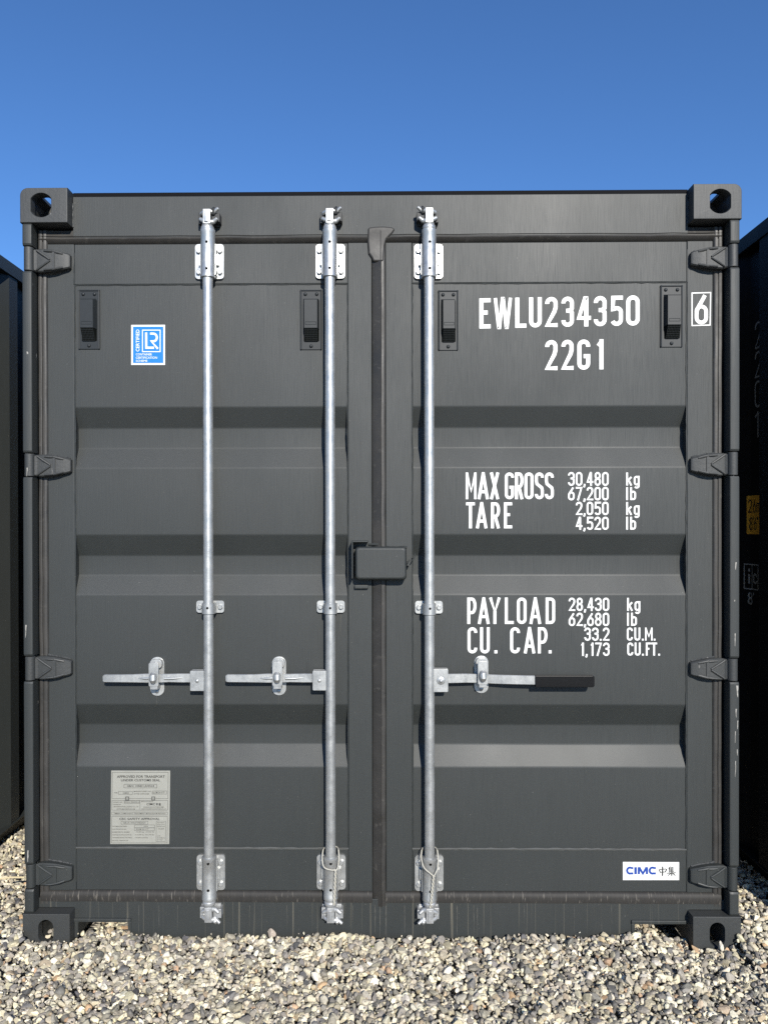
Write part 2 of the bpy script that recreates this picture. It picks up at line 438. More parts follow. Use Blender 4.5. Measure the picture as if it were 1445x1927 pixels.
# header with dark sealed roof edge
zh0, zh1 = WZ(428, YH), WZ(367, YH)
hx = 1.0565
b = MB()
b.prism([(-hx, zh0 - 0.03), (hx, zh0 - 0.03), (hx, zh1), (-hx, zh1)], YH, 0.11)
b.box(-1.185, -hx - 0.0005, 0.098, 0.14, zh0 - 0.03, 2.470); b.box(hx + 0.0005, 1.185, 0.098, 0.14, zh0 - 0.03, 2.470)
b.build('header_beam', M_PAINT, root, bevel=0.002)
b = MB()
b.box(-hx - 0.004, hx + 0.004, YH + 0.012, 0.14, zh1 - 0.002, WZ(359.5, YH + 0.012))
b.build('roof_edge_sealant', M_SEAL, root, bevel=0.002)
# weld beads where header meets castings
for sx in (-1, 1):
    b = MB(); b.tube([(sx * (hx - 0.001), YH - 0.0005 + 0.0012 * math.sin(i * 2.1), 2.473 + i * 0.0083) for i in range(11)], [0.0028 + 0.0009 * math.sin(i * 1.7) for i in range(11)], 8)
    b.build('weld_bead', M_PAINT, root)

# bottom sill with two fork pockets
zs1 = WZ(1692, YH); zs0 = WZ(1766, YH)
pk = [(WX(148, YH, 1745), WX(241, YH, 1745), WZ(1734, YH, 195)), (WX(1194, YH, 1745), WX(1292, YH, 1745), WZ(1738, YH, 1245))]
b = MB()
def chamf(x0, x1, zt, r=0.008):
    return [(x0, zs0), (x0, zt - r), (x0 + r * .3, zt - r * .3), (x0 + r, zt), (x1 - r, zt), (x1 - r * .3, zt - r * .3), (x1, zt - r), (x1, zs0)]
poly = [(-1.185, zs1), (1.185, zs1), (1.185, 0.119)]
poly += [(hx + 0.003, 0.119), (hx + 0.003, pk[1][2])]
poly2 = chamf(pk[1][0], pk[1][1], pk[1][2])[::-1]
poly2 = [p for p in poly2 if p[0] < pk[1][1] - 0.009]
poly += [(min(pk[1][1], hx), pk[1][2])] + poly2
poly += chamf(pk[0][0], pk[0][1], pk[0][2])[::-1][:]
poly += [(-hx - 0.003, zs0), (-hx - 0.003, 0.119), (-1.185, 0.119)]
clean = []
for p in poly:
    if not clean or abs(p[0] - clean[-1][0]) + abs(p[1] - clean[-1][1]) > 1e-5: clean.append(p)
b.prism(clean, YH, 0.16)
b.build('door_sill', M_SILL, root, bevel=0.0015)
# raised rims round the pockets
for k, (x0, x1, zt) in enumerate(pk):
    b = MB()
    t = 0.013
    b.prism([(x0 - 0.001 - (t if k == 0 or 1 else 0), zt + 0.0005), (x1 + (t if k == 0 else -0.004), zt + 0.0005), (x1 + (t if k == 0 else -0.004), zt + t), (x0 - t, zt + t)], YH - 0.007, YH + 0.02)
    if k == 0: b.box(x1 + 0.0005, x1 + t, YH - 0.003, YH + 0.02, zs0, zt)
    b.box(x0 - t, x0 - 0.0005, YH - 0.003, YH + 0.02, zs0, zt)
    b.build('fork_pocket_rim', M_SILL, root, bevel=0.002)

# ---- rest of the body, behind the doors
def corr_wall(b, x, sgn, y0, y1, z0, z1, phase=0.0, pitch=0.278, depth=0.036, flat=0.072, slope=0.068, th=0.002):
    """vertical corrugation along y; outer crest at x, sgn = outward x direction"""
    pts = []; y = y0 - phase
    while y < y1 + pitch:
        pts += [(x, y), (x, y + flat), (x - sgn * depth, y + flat + slope), (x - sgn * depth, y + pitch - slope)]
        y += pitch
    q = [p for p in pts if y0 <= p[1] <= y1]
    n = len(q); o = len(b.v)
    for (px, py) in q: b.v += [(px, py, z0), (px, py, z1)]
    for i in range(n - 1): b.f.append((o + 2 * i, o + 2 * i + 2, o + 2 * i + 3, o + 2 * i + 1))
    return q
def body(rt, dx, m, cats=True, phase=(0.0, 0.0), sides=(-1, 1)):
    for i, sx in enumerate((-1, 1)):
        b = MB(); corr_wall(b, dx + sx * 1.210, sx, 0.165, L20 - 0.16, 0.14, 2.545, phase[i])
        b.build('side_wall', m, rt, angle=20)
        b = MB(); b.box(dx + sx * 1.158, dx + sx * 1.2165, 0.179, L20 - 0.179, 2.528, 2.586)
        b.build('top_side_rail', m, rt, bevel=0.003)
        b = MB()
        b.box(dx + sx * 1.150, dx + sx * 1.2165, 0.179, L20 - 0.179, 0.1435, 0.150)
        b.box(dx + sx * 1.150, dx + sx * 1.160, 0.179, L20 - 0.179, 0.020, 0.1435)
        b.box(dx + sx * 1.160, dx + sx * 1.2165, 0.179, L20 - 0.179, 0.018, 0.027)
        b.build('bottom_side_rail', m, rt, bevel=0.002)
    b = MB()
    n = 44
    for i in range(n):   # roof sheet with shallow pressed ribs
        ya, yb = 0.145 + (L20 - 0.3) * i / n, 0.145 + (L20 - 0.3) * (i + 1) / n
        q = (yb - ya)
        zs_ = [2.572, 2.572, 2.560, 2.560]; ys_ = [ya, ya + q * .4, ya + q * .5, ya + q * .9]
        o = len(b.v)
        for yy, zz in list(zip(ys_, zs_)) + [(yb, 2.572)]: b.v += [(dx - 1.157, yy, zz), (dx + 1.157, yy, zz)]
        for k in range(4): b.f.append((o + 2 * k, o + 2 * k + 1, o + 2 * k + 3, o + 2 * k + 2))
    b.build('roof', m, rt, angle=20)
    b = MB(); b.box(dx - 1.149, dx + 1.149, 0.17, L20 - 0.02, 0.125, 0.142)
    b.build('floor', m, rt)
    b = MB(); b.box(dx - 1.056, dx + 1.056, L20 - 0.15, L20 - 0.04, 0.142, 2.555)
    b.build('end_wall', m, rt, bevel=0.004)
body(root, 0.0, M_PAINT)

# ------------------------------------------------------------------ doors
DOORS = {}
ZT_, ZB_ = WZ(456, YD), WZ(1678, YD)
ZPT, ZPB = WZ(533, YD), WZ(1598, YD)
CORR = [(765, 805, 843, 880), (1006, 1045, 1082, 1119), (1326, 1363, 1400, 1443)]
CZ = [(WZ(a, YP), WZ(b_, YR), WZ(c_, YR), WZ(d_, YP)) for a, b_, c_, d_ in CORR]
doorpx = {'left': (91, 141.5, 655, 700), 'right': (725.5, 775.5, 1292, 1340.5)}
for side, (a0, a1, a2, a3) in doorpx.items():
    x0, x1, x2, x3 = (WX(p, YD) for p in (a0, a1, a2, a3))
    b = MB()
    b.box(x0, x1, YD, YD + 0.052, ZB_, ZT_)
    b.box(x2, x3, YD, YD + 0.052, ZB_, ZT_)
    b.box(x1, x2, YD + 0.0015, YD + 0.050, ZPT, ZT_ - 0.001)
    b.box(x1, x2, YD + 0.0015, YD + 0.050, ZB_ + 0.001, ZPB)
    lab = 'left door leaf with two galvanised locking bars' if side == 'left' else 'right door leaf with the white lettering'
    d = b.build('door', M_DOOR, root, bevel=0.0035, seg=3, label=lab); DOORS[side] = d
    # pressed panel
    b = MB(); prof = [(YP, ZPT + 0.004)]
    for (za, zb, zc, zd) in CZ:
        r = 0.0045
        for (y_, z_), (yp_, zp_), (yn_, zn_) in (((YP, za), (YP, za + 1), (YR, zb)), ((YR, zb), (YP, za), (YR, zc)), ((YR, zc), (YR, zb), (YP, zd)), ((YP, zd), (YR, zc), (YP, zd - 1))):
            p = Vector((y_, z_)); u = (Vector((yp_, zp_)) - p).normalized() * r; w_ = (Vector((yn_, zn_)) - p).normalized() * r
            for t in (0, .25, .5, .75, 1): 
                q = (p + u) * (1 - t) ** 2 + p * 2 * t * (1 - t) + (p + w_) * t * t; prof.append((q.x, q.y))
    prof.append((YP, ZPB - 0.004))
    rings = [[(x, y_, z_) for y_, z_ in prof] for x in (x1 - 0.003, x1 + (x2 - x1) * .33, x1 + (x2 - x1) * .66, x2 + 0.003)]
    b.loft(rings, False, False)
    b.build('corrugated_panel', M_DOOR, d, angle=60)
    # weld seams along the frame
    b = MB()
    rnd = random.Random(3 if side == 'left' else 4)
    def bead(p, q, y, r=0.0022, m=M_DOOR):
        b = MB()
        n = int(max(abs(p[0] - q[0]), abs(p[1] - q[1])) / 0.02) + 2
        b.tube([(p[0] + (q[0] - p[0]) * i / n + rnd.uniform(-.0008, .0008), y, p[1] + (q[1] - p[1]) * i / n + rnd.uniform(-.0008, .0008)) for i in range(n + 1)], [r * rnd.uniform(.6, 1.3) for _ in range(n + 1)], 6)
        b.build('weld_seam', m, d)
    bead((x1, ZPT), (x1, ZT_ - 0.03), YD + 0.001); bead((x2, ZPT), (x2, ZT_ - 0.03), YD + 0.001)
    bead((x1, ZPB), (x1, ZB_ + 0.03), YD + 0.001); bead((x2, ZPB), (x2, ZB_ + 0.03), YD + 0.001)
    bead((x1, ZPB + 0.0015), (x2, ZPB + 0.0015), YP - 0.0035, 0.0042, M_LEDGELIT)  # ledge bead carries the painted-in highlight
    bead((x1, ZPT - 0.001), (x2, ZPT - 0.001), YP - 0.0008, 0.002)
    bead((x1 + 0.001, ZPB), (x1 + 0.001, ZPT), YD + 0.003, 0.0026); bead((x2 - 0.001, ZPB), (x2 - 0.001, ZPT), YD + 0.003, 0.0022)

# ---- rubber gaskets (part of each door leaf)
def lip(n=1):
    return [(0.0, 0.010), (0.02, 0.000), (0.10, -0.0045), (0.30, -0.0055), (0.40, -0.0045), (0.44, -0.001), (0.52, -0.001), (0.56, -0.0045), (0.80, -0.005), (0.93, -0.001), (1.0, 0.008)]
def gasket_h(side, x0, x1, z0, z1, m, prof=None):
    b = MB(); rings = []
    n = max(2, int(abs(x1 - x0) / 0.08)); rnd = random.Random(int(x0 * 1000) + int(z0 * 77))
    for i in range(n + 1):
        x = x0 + (x1 - x0) * i / n; j = rnd.uniform(-.0012, .0012)
        rings.append([(x, YD + y, z1 + (z0 - z1) * t + j) for t, y in (prof or lip())])
    b.loft(rings, False, False)
    return b.build('door_gasket', m, DOORS[side], angle=50)
def gasket_v(side, x0, x1, z0, z1, m, prof=None):
    b = MB(); rings = []
    n = max(2, int(abs(z1 - z0) / 0.08)); rnd = random.Random(int(x0 * 1000) + 5)
    for i in range(n + 1):
        z = z0 + (z1 - z0) * i / n; j = rnd.uniform(-.001, .001)
        rings.append([(x0 + (x1 - x0) * t + j, YD + y, z) for t, y in (prof or lip())])
    b.loft(rings, False, False)
    return b.build('door_gasket', m, DOORS[side], angle=50)
tz0, tz1 = WZ(457.5, YD), WZ(430, YD)
bz0, bz1 = WZ(1702, YD), WZ(1676.5, YD)
gx = [WX(74, YD), WX(92, YD), WX(700, YD), WX(725.5, YD), WX(1340, YD), WX(1357.5, YD)]
topprof = [(0, .008), (.03, 0), (.40, -.003), (.46, -.006), (.50, -.003), (.60, -.004), (.66, -.007), (.72, -.005), (.98, 0.006), (1.0, .012)]
gasket_h('left', gx[0] + .004, gx[2] - .006, tz0, tz1, M_RUB, topprof); gasket_h('right', gx[3] - .002, gx[5] - .004, tz0, tz1, M_RUB, topprof)
botprof = [(0, .008), (.04, -.002), (.18, -.007), (.4, -.009), (.8, -.006), (1.0, .010)]
gasket_h('left', gx[0] + .004, gx[2], bz0, bz1, M_RUBD, botprof); gasket_h('right', gx[3] - .002, gx[5] - .004, bz0, bz1, M_RUBD, botprof)
gasket_v('left', gx[0], gx[1] + .001, bz0, tz1 - .002, M_RUB); gasket_v('right', gx[5], gx[4] - .001, bz0, tz1 - .002, M_RUB)
cprof = [(0, .012), (.02, .006), (.10, .003), (.40, -.004), (.62, -.009), (.66, -.010), (.70, -.006), (.9, -.006), (.97, -.003), (1.0, .006)]
gasket_v('right', gx[2] - .001, gx[3] + .001, bz0 - .004, tz1 - .01, M_RUB, cprof)
# folded rubber lump at the head of the centre gasket
b = MB()
b.prism([W(x, y, YD) for x, y in ((692, 429.5), (706, 427.5), (722, 427), (737, 428.5), (744, 432), (739, 440), (732, 447), (727, 452), (724, 464), (722, 494), (702, 494), (699, 487), (693, 478), (691, 455))], YD - 0.009, YD + 0.008)
b.build('gasket_fold', M_RUB, DOORS['right'], bevel=0.0075, seg=4)

# ---- hinges
def hinge(sx, k, side):
    zt, zb = KN[sx][k]; h = zt - zb
    b = MB(); X = lambda u: sx * u
    kx = 1.1965
    b.lathe((X(kx), 0.0185, zb + 0.001), (0, 0, 1), [(0, .0145), (.002, .0165), (h - .004, .0165), (h - .002, .0145)], 24)
    xt = 1.062                                  # blade tip
    zmid = (zt + zb) / 2 - 0.001
    # blade: slab with chamfered tip, front face near the post plane, thin towards tip
    def ring(u, y, ht, th=0.030, off=0.0):
        z1, z0 = zmid + ht / 2 + off, zmid - ht / 2 + off
        c = 0.004
        return [(X(u), y + th, z0), (X(u), y + c, z0), (X(u), y, z0 + c), (X(u), y, z1 - c), (X(u), y + c, z1), (X(u), y + th, z1)]
    b.loft([ring(1.186, 0.014, h * 0.86, 0.014), ring(1.172, 0.022, h * 0.93, 0.016), ring(1.160, 0.021, h * 0.96, 0.022), ring(1.146, 0.020, h * 0.95, 0.026),
            ring(1.120, 0.021, h * 0.90, 0.026), ring(1.112, 0.021, h * .86, 0.026), ring(xt + 0.006, 0.027, h * 0.60, 0.020), ring(xt, 0.031, h * 0.52, 0.016)])
    # raised ribs: V and rim
    def rib(p, q, r=0.0042, y=0.0195, y2=None):
        b.tube([(X(p[0]), y, p[1]), (X((p[0] + q[0]) / 2), (y + (y2 or y)) / 2 - .001, (p[1] + q[1]) / 2), (X(q[0]), y2 or y, q[1])], [r * .8, r, r * .8], 8)
    rib((1.172, zmid + h * .40), (1.126, zmid + h * .02)); rib((1.172, zmid - h * .40), (1.126, zmid - h * .02))
    rib((1.147, zmid + h * .38), (1.118, zmid + h * .36)); rib((1.118, zmid + h * .37), (1.084, zmid + h * .27), .005, 0.021, 0.026)
    rib((1.147, zmid - h * .40), (1.118, zmid - h * .37)); rib((1.118, zmid - h * .38), (1.084, zmid - h * .27), .005, 0.021, 0.026)
    b.box(X(1.110), X(1.118), 0.0185, 0.030, zmid - h * .33, zmid + h * .33)
    o = b.build('hinge', M_POST if k == 3 else M_CAST, DOORS[side], bevel=0.0, angle=26)
    # weld to the frame
    b2 = MB()
    rnd = random.Random(k + 10 * sx)
    b2.tube([(X(1.150 - i * 0.0045), YD - 0.001 + rnd.uniform(-.001, .001), zmid + h * (.50 - .010 * i) + rnd.uniform(-.001, .001)) for i in range(19)], [rnd.uniform(.003, .0058) for _ in range(19)], 6)
    b2.build('hinge_weld', M_CAST, DOORS[side]); b2 = MB()
    b2.tube([(X(1.150 - i * 0.0045), YD - 0.001, zmid - h * (.50 - .011 * i) + rnd.uniform(-.001, .001)) for i in range(19)], [rnd.uniform(.002, .004) for _ in range(19)], 6)
    b2.build('hinge_weld', M_CAST, DOORS[side])
for k in range(4):
    hinge(-1, k, 'left'); hinge(1, k, 'right')

# ---- ventilators
def vent(side, ax0, ay0, ax1, ay1):
    Y = YP
    x0, z1 = W(ax0, ay0, Y); x1, z0 = W(ax1, ay1, Y)
    w, h = x1 - x0, z1 - z0
    b = MB()
    # thin backing frame with rolled edge
    b.prism(rrect(x0, x1, z0, z1, 0.004), Y - 0.004, Y + 0.002)
    fr = 0.006
    for (p, q) in (((x0 + fr / 2, z0), (x0 + fr / 2, z1)), ((x1 - fr / 2, z0), (x1 - fr / 2, z1)), ((x0, z1 - fr / 2), (x1, z1 - fr / 2))):
        b.tube([(p[0], Y - 0.004, p[1]), (q[0], Y - 0.004, q[1])], 0.0026, 8)
    cap_x0, cap_x1 = x0 + w * .14, x1 - w * .12
    zt, zg, zb = z1 - h * .20, z0 + h * .33, z0 + h * .135
    D = 0.029
    def cs(z, d, ins):
        return [(cap_x0, Y - 0.003, z), (cap_x0 + ins, Y - d, z), (cap_x1 - ins, Y - d, z), (cap_x1, Y - 0.003, z)]
    b.loft([cs(zt + 0.010, 0.004, 0.004), cs(zt + 0.004, D * .8, 0.006), cs(zt, D, 0.006), cs(zg, D, 0.006)])
    zc = zg + 0.016; xm = (cap_x0 + cap_x1) / 2
    fw, fh = w * .24, 0.009                        # moulded maker's field, blank
    for (p, q) in (((-fw, -fh / 2), (fw, -fh / 2)), ((fw, -fh / 2), (fw, fh / 2)), ((fw, fh / 2), (-fw, fh / 2)), ((-fw, fh / 2), (-fw, -fh / 2))):
        b.tube([(xm + p[0], Y - D, zc + p[1]), (xm + q[0], Y - D, zc + q[1])], 0.0008, 6)
    for bx, bz in ((x0 + w * .24, z1 - h * .075), (x1 - w * .24, z1 - h * .075), (x0 + w * .5, z0 + h * .055)):
        b.dome(bx, Y - 0.004, bz, 0.0062, 0.005)
    o = b.build('ventilator', M_VENT, DOORS[side], angle=40)
    g = MB()
    def row(z, d): return [(cap_x0 + .001, Y - 0.003, z), (cap_x0 + .0065, Y - d, z), (cap_x1 - .0065, Y - d, z), (cap_x1 - .001, Y - 0.003, z)]
    g.loft([row(zg - .0002, D - .0012), row(zb, D * .28)])
    gg = g.build('ventilator_grille', M_VHOLE, DOORS[side], angle=30)
    g = MB()
    for i in range(9):
        t = i / 8; x = cap_x0 + .0075 + (cap_x1 - cap_x0 - .015) * t
        g.tube([(x, Y - D - .0002, zg), (x, Y - D * .28 - .001, zb)], 0.0006, 5)
    for j in range(7):
        t = j / 6; z = zg + (zb - zg) * t; d = D + (D * .28 - D) * t
        g.tube([(cap_x0 + .006, Y - d - .0004, z), (cap_x1 - .006, Y - d - .0004, z)], 0.0006, 5)
    g.build('ventilator_mesh', M_VENT, DOORS[side])
vent('left', 148.5, 546, 189.5, 657); vent('left', 565, 546, 606.5, 658)
vent('right', 824, 547, 862, 659); vent('right', 1241, 537.5, 1283, 653)

# ------------------------------------------------------------------ locking bars
YROD = 0.0150; RR = 0.0172
def flange(b, x0, x1, z0, z1, y=YD, th=0.007, r=0.011):
    b.prism(rrect(x0, x1, z0, z1, r), y - th, y + 0.002)
def locking_bar(side, xt, xb, top, mid, bot, cam_dir, hand):
    """pixels: rod x at y=530 and at y=1600; bracket rectangles; cam_dir = side of the big claw"""
    X0, Z0 = W(xt, 530, YROD); X1, Z1 = W(xb, 1600, YROD)
    X = (X0 + X1) / 2
    zt, zb = WZ(432, YROD), WZ(1696, YROD)
    b = MB()
    rnd = random.Random(int(xt))
    n = 40
    b.lathe((X, YROD, zb), (0, 0, 1), [((zt - zb) * i / n, RR * (1 + rnd.uniform(-.006, .006))) for i in range(n + 1)], 28)
    lab = {'hub_left': None}.get(side)
    rod = b.build('locking_bar', M_GALV, root, angle=60)
    # upper and lower bearing brackets
    for (a0, a1, c0, c1), nm, upper in ((top, 'upper', True), (bot, 'lower', False)):
        fx0, fz1 = W(a0, c0, YD); fx1, fz0 = W(a1, c1, YD)
        b = MB()
        fm = (fx0 + fx1) / 2; hw_ = (fx1 - fx0) / 2
        fx0, fx1 = X - hw_, X + hw_
        flange(b, fx0, fx1, fz0, fz1)
        hh = fz1 - fz0
        if upper: tz0_, tz1_ = fz0 - 0.006, fz1 + 0.040
        else: tz0_, tz1_ = fz0 - 0.020, fz1 + 0.006
        R2 = 0.0245
        b.lathe((X, YROD + 0.003, tz0_), (0, 0, 1), [(0, R2 * .93), (.002, R2 * 1.03), (.012, R2 * 1.03), (.014, R2), (tz1_ - tz0_ - .014, R2), (tz1_ - tz0_ - .012, R2 * 1.03), (tz1_ - tz0_ - .002, R2 * 1.03), (tz1_ - tz0_, R2 * .9)], 28)
        for s_ in (-1, 1):     # webs between tube and flange
            b.box(X + s_ * 0.014, X + s_ * 0.027, YROD + 0.004, YD - 0.001, fz0 + hh * .06, fz1 - hh * .06)
            b.box(X + s_ * 0.020, X + s_ * 0.034, YD - 0.018, YD - 0.001, fz0 + hh * .36, fz1 - hh * .36)
            for zz in (fz1 - hh * .21, fz0 + hh * .18):
                b.hexbolt(X + s_ * (hw_ - 0.013), YD - 0.007, zz, 0.0088, 0.0065)
        br = b.build('bearing_bracket', M_GALV, rod, bevel=0.0, angle=40)
        for zz in (fz1 - hh * .08, fz0 + hh * .17):
            b = MB(); b.lathe((X + 0.0015, YROD + 0.003 - R2 - 0.0004, zz), (0, 1, 0), [(0, .0048), (.003, .0048)], 12)
            b.build('grease_hole', M_HOLE, rod)
    # middle guide bracket
    a0, a1, c0, c1 = mid
    fx0, fz1 = W(a0, c0, YD); fx1, fz0 = W(a1, c1, YD); hw_ = (fx1 - fx0) / 2
    b = MB(); flange(b, X - hw_, X + hw_, fz0, fz1, r=0.009)
    b.lathe((X, YROD + .001, fz0 - .001), (0, 0, 1), [(0, .0215), (.001, .0225), (fz1 - fz0 - .006, .0225), (fz1 - fz0 - .005, .0215)], 26)
    for s_ in (-1, 1):
        b.box(X + s_ * .016, X + s_ * .0225, YROD + .002, YD - .001, fz0, fz1 - .006)
        b.hexbolt(X + s_ * (hw_ - 0.0125), YD - .007, (fz0 + fz1) / 2 - .001, 0.0085, 0.0065)
    b.build('guide_bracket', M_GALV, rod, angle=40)
    b = MB(); b.lathe((X + .001, YROD - .0220, (fz0 + fz1) / 2), (0, 1, 0), [(0, .0042), (.004, .0042)], 12); b.build('grease_hole', M_HOLE, rod)
    # cams and keepers
    for zc, s in ((zt, 1), (zb, -1)):
        def Z(v): return zc + s * v
        d = cam_dir
        b = MB()
        def bx(u0, u1, y0, y1, v0, v1): b.box(X + d * u0, X + d * u1, y0, y1, Z(v0), Z(v1))
        b.lathe((X, YROD, zc - s * 0.004), (0, 0, s), [(0, .0185), (.004, .0225), (.012, .0225), (.017, .0195), (.026, .0170)], 22)
        # cam body: central post with two claws gripping the keeper
        bx(-.012, .013, YROD - .020, YROD + .014, .016, .066)
        bx(-.006, .006, YROD - .024, YROD - .010, .022, .060)
        b.tube([(X + d * .004, YROD - .012, Z(.022)), (X + d * .022, YROD - .006, Z(.027)), (X + d * .036, YROD - .012, Z(.036))], [.0095, .0085, .006], 10)
        b.tube([(X - d * .004, YROD - .010, Z(.026)), (X - d * .018, YROD - .005, Z(.033)), (X - d * .026, YROD - .004, Z(.038))], [.0085, .0075, .006], 10)
        b.tube([(X + d * .006, YROD - .010, Z(.062)), (X + d * .024, YROD - .006, Z(.060)), (X + d * .040, YROD - .014, Z(.070))], [.0085, .008, .0055], 10)
        b.tube([(X - d * .004, YROD - .012, Z(.060)), (X - d * .020, YROD - .002, Z(.056)), (X - d * .024, YROD + .008, Z(.052))], [.008, .007, .006], 10)
        b.build('cam', M_GALVD if s < 0 else M_GALV, rod, bevel=0.0015, angle=40)
        b = MB()
        def kx(u0, u1, y0, y1, v0, v1): b.box(X + d * u0, X + d * u1, y0, y1, Z(v0), Z(v1))
        kx(-.032, -.015, YROD + .002, YH + .001, .024, .062)
        kx(.015, .042, YROD - .004, YH + .001, .028, .058)
        kx(-.030, .036, YH - .010, YH + .001, .020, .066)
        b.tube([(X + d * .020, YROD - .004, Z(.052)), (X + d * .022, YROD - .009, Z(.066)), (X + d * .023, YROD - .004, Z(.076))], [.008, .009, .004], 10)
        b.build('cam_keeper', M_GALVD if s < 0 else M_KEEP, rod, bevel=0.006, seg=3)
    # operating handle
    hside, hub, lev, catch, style = hand
    yh = 0.010
    b = MB()
    hx0, hz1 = W(hub[0], hub[2], yh); hx1, hz0 = W(hub[1], hub[3], yh)
    if hside < 0: hx1 = X - RR * .55
    else: hx0 = X + RR * .55
    b.prism(rrect(hx0, hx1, hz0, hz1, .004, 3), yh - .004, yh + .002)
    b.prism(rrect(hx0, hx1, hz0, hz1, .004, 3), yh + .018, yh + .024)
    b.box(hx0 + .003 if hside > 0 else hx0 + .003, hx1 - .003, yh + .002, yh + .018, hz1 - .006, hz1 - .0005)
    hc = ((hx0 + hx1) / 2 + hside * .002, (hz0 + hz1) / 2)
    if style == 'grip': b.dome(hc[0], yh - .004, hc[1], .0145, .004); b.dome(hc[0], yh - .007, hc[1], .007, .006)
    else: b.dome(hc[0], yh - .004, hc[1], .0065, .004)
    b.build('handle_hub', M_GALV, rod, bevel=0.001)
    b = MB()
    stations = []
    for (p, t0, t1, yy, th) in lev:
        x, z1_ = W(p, t0, yy); _, z0_ = W(p, t1, yy); c = .0015
        stations.append([(x, yy + th, z0_), (x, yy + c, z0_), (x, yy, z0_ + c), (x, yy, z1_ - c), (x, yy + c, z1_), (x, yy + th, z1_)])
    b.loft(stations)
    if style != 'grip':      # pressed ribs on either side of the catch
        cxp = catch[0]
        for p0, p1 in ((cxp - 42, cxp - 10), (cxp + 12, cxp + 46)):
            (xa, za), (xb_, zb_) = W(p0, 1277, yh), W(p1, 1276, yh)
            big_a = p0 > cxp
            b.tube([(xa, yh + .005, za), ((xa + xb_) / 2, yh + .001, (za + zb_) / 2), (xb_, yh + .005, zb_)], [.006 if big_a else .001, .004, .001 if big_a else .006], 10)
    lv = b.build('door_handle', M_GALV, rod, angle=35)
    if style == 'grip':
        b = MB()
        xa, z1_ = W(1006, 1270.5, yh); xb_, z0_ = W(1117, 1292.5, yh)
        b.prism(rrect(xa, xb_, z0_, z1_, .007, 4, (0, 1, 1, 0)), yh - .009, yh + .006)
        b.build('handle_grip', M_GRIP, rod, bevel=0.002)
    # handle catch with seal hasp on the panel
    cxp, cy0, cy1 = catch
    b = MB()
    cxx, cz1 = W(cxp, cy0, YP); _, cz0 = W(cxp, cy1, YP); hwid = .0245
    b.prism(rrect(cxx - hwid, cxx + hwid, cz0, cz1, hwid - .001, 7), YP - .005, YP + .001)
    hz = (cz0 + cz1) / 2 - .001
    b.prism(rrect(cxx - .017, cxx + .017, hz - .026, cz1 - .012, .006, 3), yh - .0035, yh - .0005)   # hasp plate over the lever
    b.prism(rrect(cxx - .020, cxx + .021, cz1 - .036, cz1 - .006, .012, 5), YP - .022, YP - .006)
    b.tube([(cxx, yh - .003, hz + .016), (cxx, yh - .010, hz + .010), (cxx, yh - .012, hz), (cxx, yh - .006, hz - .010)], [.012, .013, .012, .009], 12)
    b.box(cxx - .013, cxx + .013, yh - .002, YP - .004, hz - .036, hz - .024)
    b.dome(cxx, YP - .022, cz1 - .020, .0075, .005); b.dome(cxx, YP - .005, cz0 + .016, .0075, .006)
    b.dome(cxx + .003, yh - .0115, hz + .001, .006, .004)
    b.build('handle_catch', M_GALV, rod, bevel=0.001, angle=40)
    return rod, X

def lever(x_hub, x_tip, x_c):
    d = 1 if x_tip > x_hub else -1
    yh = 0.012
    return [(x_hub, 1268, 1284.5, yh + .004, .008), (x_c - d * 46 if 0 else x_c - d * 44, 1268, 1284.5, yh + .004, .008), (x_c - d * 20, 1268.5, 1284, yh + .003, .008), (x_c, 1268.5, 1285, yh + .004, .008),
            (x_c + d * 22, 1268, 1285, yh + .002, .008), (x_c + d * 48, 1269.5, 1284.5, yh - .002, .009), (x_tip - d * 3, 1269.5, 1284, yh - .004, .009), (x_tip, 1271.5, 1282.5, yh - .003, .008)]
r1, RX1 = locking_bar('left', 391, 394, (365, 419, 461, 526), (372, 424, 1130, 1152.5), (367, 420, 1607, 1673), 1,
            (-1, (358.5, 386, 1262, 1300), lever(362, 194, 297), (297, 1236, 1309), 'plain'))
r2, RX2 = locking_bar('left', 620, 623, (594, 649, 461, 525), (598, 650, 1130, 1152.5), (596, 650, 1607, 1672), 1,
            (-1, (588.5, 617, 1262, 1299), lever(592, 425, 525), (525.5, 1235, 1308), 'plain'))
yh = 0.012
r3, RX3 = locking_bar('right', 805.5, 810, (779, 832.5, 461, 525.5), (781.5, 833, 1130.5, 1154), (783.5, 837, 1608, 1675), -1,
            (1, (816, 843, 1259, 1302), [(838, 1268.5, 1286, yh + .003, .007), (878, 1268, 1285, yh + .004, .007), (905, 1269, 1285.5, yh + .012, .007), (930, 1270, 1287, yh + .006, .007), (965, 1271, 1288, yh - .003, .007), (1020, 1272, 1289, yh - .006, .007)], (905, 1233.5, 1304), 'grip'))
r1['label'] = 'galvanised locking bar near the data plate'
r2['label'] = 'galvanised locking bar beside the centre gasket with a twine loop at its foot'
r3['label'] = 'galvanised locking bar whose handle has a black grip'

